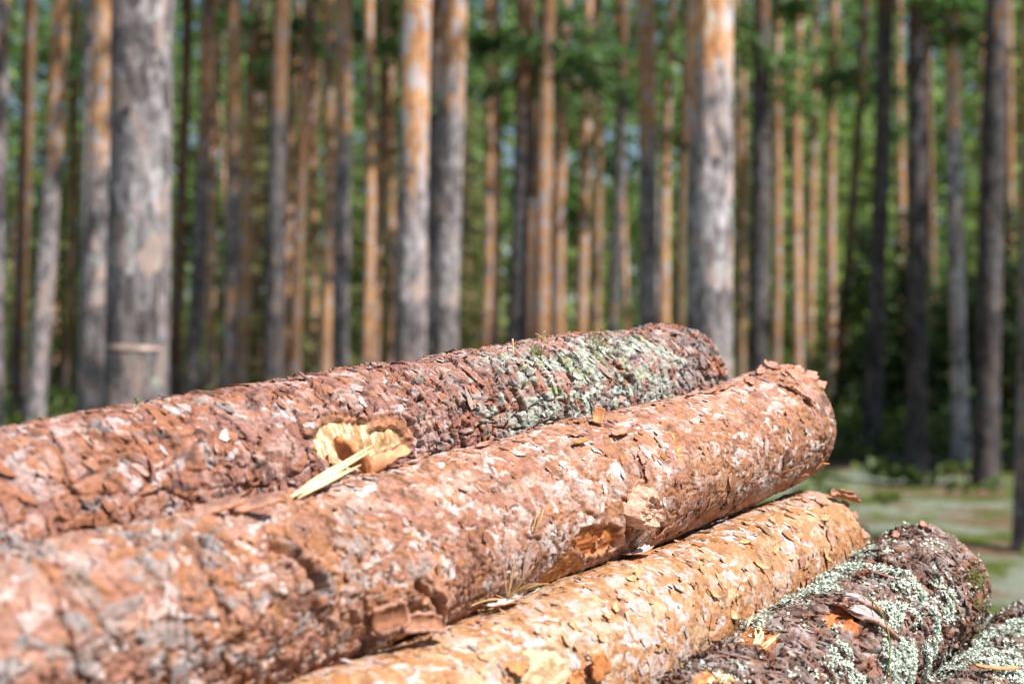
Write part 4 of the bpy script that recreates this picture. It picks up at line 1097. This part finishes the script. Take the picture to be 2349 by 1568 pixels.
# pines read off the photograph: x at the top edge, x near the bottom (1024 px wide), width px low, distance, grey-to-orange height row (px), value (bark darkness with shade painted in), warm, lichen, label
T_ = [
 (2, -4, 20, 14, 20, .75, .12, .2, 'purplish grey pine trunk cut by the edge beside the leaning peach one'),
 (28.5, 22.5, 14, 19, 0, .55, .6, 0, 'dim brown pine with golden glints between the edge trunk and leaning peach trunk'),
 (63, 39.7, 18, 17, 150, 1.15, .1, .2, 'leaning pine, peach-coloured above and grey below, left of the scarred pine'),
 (82.4, 66.7, 9, 30, 0, .6, .6, 0, 'thin dim brown pine behind the leaning peach trunk'),
 (95, 84, 15, 16, -60, .8, 0, .2, 'bluish grey pine half hidden behind the orange-streaked trunk'),
 (111.7, 93.7, 24, 13.5, 175, 1.0, .05, .35, 'pine streaked orange above and lichened grey below, touching the scarred pine'),
 (152.5, 141, 65, 7, -130, .95, .03, .40, 'broad grey flaky pine with a pale horizontal scar, nearest trunk'),
 (188.6, 180, 12, 22, 0, .5, .7, 0, 'dark rusty pine hugging the edge of the scarred pine'),
 (208.7, 195.6, 14, 20, 130, .7, .1, 0, 'pine orange at the top and black low down, beside the scarred pine'),
 (238, 227.4, 15, 19, 150, .95, .45, 0, 'pink and dark mottled pine in front of a golden slender one'),
 (261, 241.6, 11, 27, 0, 1.1, .9, 0, 'slender golden pine leaning right between two darker trunks'),
 (288.6, 272, 18, 16, 110, .5, .0, .1, 'reddish pine turning black below, beside the blue sky gap'),
 (301, 286.6, 10.5, 29, 0, 1.05, .9, 0, 'slender golden pine right behind the reddish-black trunk'),
 (310, 298, 12, 26, 0, .6, .7, 0, 'brown shaded pine beside the golden slender trunk near the sky gap'),
 (341.5, 341.8, 16, 18, 130, 1.1, .1, .15, 'pine with peach bark above, brown middle and whitish grey foot'),
 (332.8, 325, 11, 28, 0, 1.05, .9, 0, 'golden pine pressed against the white-footed peach trunk'),
 (316, 313, 9.5, 34, 0, 1.1, .9, 0, 'far slender pine, golden only low down near the rear log'),
 (220, 209, 10.5, 30, 0, 1.1, .9, 0, 'far golden pine between the black-footed and the pink mottled trunks'),
 (264, 257, 9, 36, 0, .8, .8, 0, 'far pale brown pine beside the slender leaning golden one'),
 (62, 55, 9, 36, 0, .8, .8, 0, 'far pinkish brown pine beneath the leaning peach trunk'),
 (386, 375.7, 10.5, 29, 0, .75, .8, 0, 'rust-brown slender pine twinned with a golden one'),
 (371, 366.7, 11, 27, 0, 1.1, .9, 0, 'golden slender pine twinned with a rust-brown one'),
 (395, 389, 9, 34, 0, 1.0, .7, 0, 'far peach pine peeping out beside the stout orange-topped trunk'),
 (421, 408.7, 33, 10.5, 170, 1.1, .02, .2, 'stout pine, flaking orange above and mottled grey below, behind the rear log'),
 (442.4, 429.7, 12, 18, 60, .42, .0, 0, 'black shaded pine squeezed between two stout orange-topped trunks'),
 (460.7, 447.7, 28, 12.5, 100, 1.0, .02, .4, 'stout pine with smooth orange top and pale greenish grey foot'),
 (495, 496, 9.5, 33, 0, .95, .5, 0, 'far tan pine, thin and straight, before green foliage'),
 (489.6, 486, 9.5, 31, 0, .95, .8, 0, 'far orange pine hidden above, lit low beside the thin tan trunk'),
 (529, 512.6, 16.5, 18, 120, .6, .0, 0, 'pine with pink-orange patches above and black foot, behind the dry sprig'),
 (532, 527.6, 12, 24, 0, .55, .7, 0, 'brown shaded pine half behind the black-footed pink one'),
 (553, 540.6, 13, 23, 0, .85, .65, 0, 'pinkish brown pine leaning beside an orange-brown one'),
 (565, 559, 11, 26, 0, .9, .9, 0, 'orange-brown pine next to a bright sky gap'),
 (588, 583, 11, 27, 0, .95, .9, 0, 'golden brown pine over the middle of the rear log crest'),
 (598, 596, 9, 35, 0, .8, .6, 0, 'far pinkish pine fading into foliage beside the golden brown one'),
 (629, 609.6, 11, 26, 60, .6, .25, 0, 'leaning dark grey-brown pine left of the straight pink-topped trunk'),
 (648, 645.5, 19, 17, 140, .95, .1, .2, 'straight pine, pinkish above and grey below, behind the rear log end'),
 (675.5, 663, 10, 31, 0, 1.1, .9, 0, 'slender golden pine between the straight pink-topped and the stout pale trunk'),
 (688, 680.7, 9, 30, 0, .45, .7, 0, 'dark brown pine hugging the edge of the stout pale trunk'),
 (714, 712.6, 47, 8.6, 78, 1.25, .03, .35, 'stout pale grey pine with orange-white flaking top, behind the log ends'),
 (743, 742, 8, 34, 0, .85, .8, 0, 'far orange pine just past the stout pale trunk'),
 (758.7, 758, 18, 15, 40, .48, .02, .1, 'dark brown-black pine standing past the stout pale trunk'),
 (781, 774, 9.7, 30, 0, .85, .8, 0, 'brown pine with an orange sunlit middle beside the black-brown trunk'),
 (801, 795.7, 10, 31, 0, 1.1, .9, 0, 'far pine, bright golden low down, in front of pale green foliage'),
 (834, 832, 10.5, 27, 0, .9, .75, 0, 'straight orange-brown pine alone before the bright green foliage'),
 (814, 810.7, 9.5, 36, 0, 1.0, .8, 0, 'far pale golden pine stump of light beside the bright golden one'),
 (872, 843.4, 8.5, 25, 0, .4, .6, 0, 'thin dark pine leaning strongly across the straight trunks'),
 (884, 876, 16, 15.9, 10, .45, .02, .1, 'black-grey pine behind the leaning thin dark one'),
 (899, 899, 9, 34, 0, 1.0, .8, 0, 'far orange dappled pine between two dark trunks'),
 (921, 915.6, 20, 14.9, 30, .42, .02, .1, 'dark purplish brown pine with its foot on the mossy ground'),
 (958.8, 959, 15, 15.3, 110, 1.7, .02, .5, 'pinkish pine with a pale whitish grey flared foot'),  # value raised: sunlight painted into this trunk's bark colour
 (981, 981, 7, 40, 0, 1.0, .9, 0, 'far thin golden dappled pine past the white-footed one'),
 (995.5, 989, 25, 13.3, 10, .42, .02, .1, 'thick dark grey pine with its foot on the moss, before the edge trunk'),
 (1010, 1009, 9, 30, 0, .85, .8, 0, 'far rusty pine squeezed between the thick dark and the edge trunk'),
 (1043, 1040, 44, 9.05, 160, .9, .25, .25, 'purplish pine cut by the picture edge, nearest trunk past the logs'),
 (931, 931, 7.5, 32, 0, .6, .8, 0, 'far brown pine beside the dark purplish one'),
]
GP = 'pines standing behind the log pile'
for n, (xt, xb, w, d, orow, val, warm, lich, lab) in enumerate(T_):
    if w < 20: w *= 1.1
    if val <= 0.6: val *= 0.8  # dark trunks: shade painted deeper into the bark tone
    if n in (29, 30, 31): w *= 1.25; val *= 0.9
    Xt = (xt - CX) / F1024 * d; Xb = (xb - CX) / F1024 * d
    zt = CAM_H + CY / F1024 * d; zb = CAM_H - 20 / F1024 * d      # heights of the two measured rows
    sl = (Xt - Xb) / (zt - zb); X0 = Xb - sl * zb
    H = random.uniform(17, 21); g0 = float(ground_z(X0, d))
    foot = np.array([X0, d, g0]); top = np.array([X0 + sl * H * 0.8, d + random.uniform(-0.3, 0.3), H])
    oz = CAM_H + (CY - orow) / F1024 * d
    if warm >= 0.5: oz = 2.0
    root = tag(empty('pine_tree', foot), lab, 'pine tree', GP)
    r_low = w / 2 / F1024 * d
    trunk(root, foot, top, r_low * 1.02, r_low * 0.5, oz, val, warm * 0.75, lich, 500 + n, 28 if d < 13 else 16, 60 if d < 13 else 26,
          0.35 if xb in (959,) else 0.16, 0.02 if d < 15 else 0.04, 0.9 if d < 20 else 2.0)
    if n == 6:
        # the pale scar cut across the nearest trunk
        a0 = np.linspace(-PI * 0.5 - 0.95, -PI * 0.5 + 0.95, 14); zc = CAM_H - (345.5 - CY) / F1024 * d - g0
        cxx = sl * (zc + g0) ; rr_ = r_low * 1.0
        fz = zc / (top[2] - g0); cx_ = (top[0] - foot[0]) * fz + 0.02 * math.sin(zc * 0.5 + 500 + n); cy_ = (top[1] - foot[1]) * fz + 0.02 * math.cos(zc * 0.43 + 2 * (500 + n))
        v = []
        for k_, a_ in enumerate(a0):
            lp_ = float(vnoise(np.array([[math.cos(a_) * 2.5, math.sin(a_) * 2.5, zc * 1.8 + 500 + n]]), 500 + n)[0]); rr_ = r_low * 1.0 * (1 + (lp_ - 0.5) * 0.16) + 0.0005
            hw = 0.008 * (0.5 + math.sin(PI * (k_ + 0.5) / 14)); dz = -0.012 * (k_ / 13)
            for (dr, zz) in ((-0.02, -hw), (0.001, -hw), (0.001, hw), (-0.02, hw)):
                v.append((cx_ + (rr_ + dr) * math.cos(a_), cy_ + (rr_ + dr) * math.sin(a_), zc + zz + dz))
        ii = np.arange(13)[:, None] * 4
        qs = [np.concatenate([ii + np.array([[a_, b_, b_ + 4, a_ + 4]]) for a_, b_ in ((0, 1), (1, 2), (2, 3), (3, 0))]), np.array([[0, 1, 2, 3], [55, 54, 53, 52]])]
        np_mesh('bark_scar', v, qs, flat_material('scar', (0.58, 0.42, 0.36), 0.85, 0.4, 30), root)['label'] = 'pale pinkish horizontal scar'
    if d < 20:
        for b_ in range(2):                       # dead branch stubs
            zb_ = random.uniform(1.0, 6.5); az_ = random.uniform(-PI, 0.2); f_ = zb_ / (top[2] - g0); L_ = r_low + random.uniform(0.05, 0.25)
            c0 = np.array([(top[0] - foot[0]) * f_, (top[1] - foot[1]) * f_, zb_]); dd_ = np.array([math.cos(az_), math.sin(az_), random.uniform(-0.25, 0.3)])
            v, q = tube([c0, c0 + dd_ * L_ * 0.6, c0 + dd_ * L_ + np.array([0, 0, random.uniform(-.06, .02)])], [0.008, 0.006, 0.003], 6)
            np_mesh('dead_branch', v, q, M_STUB, root, True)
    cz = (random.uniform(12, 14) if d < 24 else random.uniform(8.0, 11.5)) - g0
    s_ = (top[0] - foot[0]) / (top[2] - foot[2])
    add_mesh_obj('crown', PCR[n % 4], root, (s_ * cz, 0, cz), random.uniform(0, 6.28), random.uniform(0.7, 0.95) if d < 24 else random.uniform(0.9, 1.2))


def filler_pine(x, y, dia, lab, grp, val, warm, seed, crown_z=9.0, H=18.0, lean=0.0, cs=1.0):
    foot = np.array([x, y, float(ground_z(x, y))]); top = np.array([x + lean, y, H])
    root = tag(empty('pine_tree', foot), lab, 'pine tree', grp)
    trunk(root, foot, top, dia / 2, dia / 4, 2.5 if warm > .4 else 6.0, val, warm, 0, seed, 10, 14, 0.1, 0.05, 2.0)
    add_mesh_obj('crown', PCD if cs > 1.2 else PCR[seed % 4], root, (lean * crown_z / H, 0, crown_z - foot[2]), random.uniform(0, 6.28), cs)


# low green boughs on some of the trunks
def bough_mesh(seed, n=6, L0=1.1):
    r = np.random.default_rng(seed); g = Geo()
    for b in range(n):
        az = r.uniform(0, 2 * PI); L_ = L0 * r.uniform(0.6, 1.2); z = r.uniform(-0.35, 0.35); d = np.array([math.cos(az), math.sin(az), r.uniform(-0.25, 0.15)])
        pts = [np.array([0, 0, z]) + d * L_ * s_ - np.array([0, 0, 0.15 * L_ * s_ * s_]) for s_ in (0, 0.5, 1)]
        v, q = tube(pts, [0.016, 0.011, 0.004], 5); g.add(v, q, 1, tone=0.5)
        m = 150; s_ = r.uniform(0.3, 1.08, m)[:, None]
        cc = pts[0] + d * L_ * s_ - np.array([0, 0, 1]) * 0.15 * L_ * s_ * s_ + r.normal(0, 1, (m, 3)) * np.array([0.13, 0.13, 0.07])
        V, P = quads_from(cc, d + r.normal(0, 0.5, (m, 3)), r.normal(0, 0.5, (m, 3)) + [0, 0, 1], r.uniform(0.08, 0.18, m)[:, None], r.uniform(0.03, 0.07, m)[:, None])
        g.add(V, [P], 0, tone=np.repeat(r.uniform(0, 1, m), 6))
    o = g.build('bough', None, None, False, [M_NEEDLE, M_LIMB]); me = o.data; bpy.data.objects.remove(o); return me


BGH = [bough_mesh(601), bough_mesh(602, 5, 0.8), bough_mesh(603, 7, 1.4)]
roots = [o for o in COL.objects if o.get('group') == GP]
for idx, row, mk_, sc_ in ((28, 55, 2, 1.0), (29, 75, 0, 1.0), (30, 62, 0, 1.1), (34, 70, 2, 0.9), (31, 30, 1, 1.2), (12, 40, 1, 1.2), (10, 45, 2, 1.2), (22, 20, 0, 1.2), (45, 90, 1, 1.2), (43, 25, 2, 1.3), (48, 12, 0, 0.9), (3, 60, 2, 1.2), (20, 45, 1, 1.3), (40, 60, 1, .8), (36, 30, 2, 1.2)):
    rt = roots[idx]; d = rt.location.y; z = CAM_H + (CY - row) / F1024 * d - rt.location.z
    xt, xb = T_[idx][0], T_[idx][1]; px = xt + (xb - xt) * row / 361.0
    add_mesh_obj('bough', BGH[mk_], rt, ((px - CX) / F1024 * d - rt.location.x, 0, z), idx * 1.3, sc_)

# slender pines far back
r = np.random.default_rng(21)
for n in range(36):
    y = r.uniform(34, 74); x = r.uniform(-0.40, 0.40) * y
    filler_pine(x, y, r.uniform(0.14, 0.24), 'slender sunlit pine far back among the blurred trunks', 'slender pines far back', r.uniform(0.5, 1.15), r.uniform(.25, .75), 700 + n, r.uniform(8.0, 11), r.uniform(16, 20), r.uniform(-1.1, 1.1), r.uniform(.85, 1.15))
# pines just outside the frame, towards the sun: they shade the trunks past the log ends
for n, (x, y) in enumerate([(11.0, 12.4), (10.2, 14.0), (12.8, 11.6), (13.6, 18.6)]):
    filler_pine(x, y, 0.26, 'tall pine outside the picture whose crown shades the dark trunks', 'pines outside the picture', .8, .2, 800 + n, 7.5, 19, 0.0, 1.25)


def young(x, y, kind, s, lab, grp, seed):
    g0 = float(ground_z(x, y)); root = tag(empty('young_spruce', (x, y, g0)), lab, 'young spruce', grp)
    h = (4.0, 6.5, 9.5, 8.0)[kind] * s
    v, q = tube([(0, 0, -0.1), (0.02, 0, h * 0.5), (0, 0, h)], [0.05 * s + 0.02, 0.035 * s, 0.006], 7)
    np_mesh('trunk', v, q, M_LIMB, root, True)
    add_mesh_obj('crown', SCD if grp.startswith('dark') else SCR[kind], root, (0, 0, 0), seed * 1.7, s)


r = np.random.default_rng(33)
for n in range(52):
    y = r.uniform(31, 70); x = r.uniform(-0.41, 0.41) * y
    young(x, y, int(r.integers(0, 4)), r.uniform(0.7, 1.25), 'blurred green young spruce filling the space between far trunks', 'young spruces under the pines', n)
# thicket past the log ends, its shade painted into darker needles
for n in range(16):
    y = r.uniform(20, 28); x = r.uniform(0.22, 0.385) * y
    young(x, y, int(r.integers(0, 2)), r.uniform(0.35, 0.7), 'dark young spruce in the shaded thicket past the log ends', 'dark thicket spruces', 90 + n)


# ---- stuff: far wood, undergrowth
def cloud(name, c, r, ln, wd, mat, flat=0.0, tone=None):
    m = len(c)
    V, P = quads_from(c, r.normal(0, 1, (m, 3)), r.normal(0, 1, (m, 3)) + [0, 0, flat], r.uniform(*ln, m)[:, None], r.uniform(*wd, m)[:, None])
    return np_mesh(name, V, [P], mat, None, False, {'tone': np.repeat(tone if tone is not None else r.uniform(0, 1, m), 6)})


r = np.random.default_rng(44)
cl = 1250; a = r.uniform(-0.50, 0.50, cl); y = r.uniform(74, 100, cl); z = 22 * r.uniform(0, 1, cl) ** 1.1
cc = np.stack([a * y, y, z], -1); m = 42
c = (cc[:, None] + r.normal(0, 1, (cl, m, 3)) * np.array([1.0, 1.0, 0.7])).reshape(-1, 3); c[:, 2] = np.maximum(c[:, 2], 0.1)
tag(cloud('far_wood', c, r, (0.5, 1.0), (0.3, 0.6), M_FAR, 0.0, np.clip(np.repeat(r.uniform(0, 1, cl), m) + r.normal(0, .1, cl * m), 0, 1)), kind='stuff')
cl = 2600; y = 15.5 + 60 * r.uniform(0, 1, cl) ** 1.3; a = r.uniform(-0.42, 0.42, cl)
cc = np.stack([a * y, y, 0 * y + 0.12], -1); m = 16
c = (cc[:, None] + np.abs(r.normal(0, 1, (cl, m, 3))) * np.array([0, 0, 0.16]) + r.normal(0, 1, (cl, m, 3)) * np.array([0.3, 0.3, 0])).reshape(-1, 3)
cl2 = 42; y2 = r.uniform(7.5, 16, cl2); a2 = r.uniform(0.10, 0.42, cl2); cc2 = np.stack([a2 * y2, y2, 0 * y2 + 0.02], -1)
c2 = (cc2[:, None] + np.abs(r.normal(0, 1, (cl2, m, 3))) * np.array([0, 0, 0.05]) + r.normal(0, 1, (cl2, m, 3)) * np.array([0.14, 0.14, 0])).reshape(-1, 3); c = np.concatenate([c, c2])
tag(cloud('undergrowth', c, r, (0.08, 0.18), (0.05, 0.10), M_BUSH, 0.8), kind='stuff')

# ------------------------------------------------------------------ light, sky, camera
SUN_EL, SUN_AZ = math.radians(56), math.radians(55)      # azimuth measured from straight behind the camera towards the open side
to_sun = Vector((math.sin(SUN_AZ) * math.cos(SUN_EL), -math.cos(SUN_AZ) * math.cos(SUN_EL), math.sin(SUN_EL)))
ld = bpy.data.lights.new('sun', 'SUN'); ld.energy = 5.0; ld.angle = math.radians(0.5); ld.color = (1.0, 0.955, 0.89)
lo = bpy.data.objects.new('sun', ld); COL.objects.link(lo); lo.rotation_euler = to_sun.to_track_quat('Z', 'Y').to_euler()
w = bpy.data.worlds.new('World'); sc.world = w; w.use_nodes = True
nt = w.node_tree; bg = nt.nodes['Background']
sky = nt.nodes.new('ShaderNodeTexSky'); sky.sky_type = 'NISHITA'; sky.sun_disc = False
sky.sun_elevation = SUN_EL; sky.sun_rotation = math.atan2(to_sun.x, to_sun.y); sky.altitude = 100; sky.dust_density = 0.6
nt.links.new(sky.outputs[0], bg.inputs['Color']); bg.inputs['Strength'].default_value = 0.05

cd = bpy.data.cameras.new('camera'); cam = bpy.data.objects.new('camera', cd); COL.objects.link(cam)
cam.location = (0, 0, CAM_H); cam.rotation_euler = (PI / 2, 0, 0)
cd.sensor_width = 36; cd.lens = 50; cd.clip_start = 0.05; cd.clip_end = 900
cd.dof.use_dof = True; cd.dof.focus_distance = 1.82; cd.dof.aperture_fstop = 3.4; cd.dof.aperture_blades = 0
sc.camera = cam
sc.view_settings.view_transform = 'Standard'; sc.view_settings.look = 'None'; sc.view_settings.exposure = 0.92; sc.view_settings.gamma = 1
sc.render.engine = 'CYCLES'
sc.cycles.use_denoising = True
try:
    sc.cycles.denoiser = 'OPENIMAGEDENOISE'; sc.cycles.denoising_input_passes = 'RGB_ALBEDO_NORMAL'
except Exception: pass
sc.cycles.max_bounces = 6; sc.cycles.diffuse_bounces = 3; sc.cycles.transmission_bounces = 3; sc.cycles.sample_clamp_indirect = 6
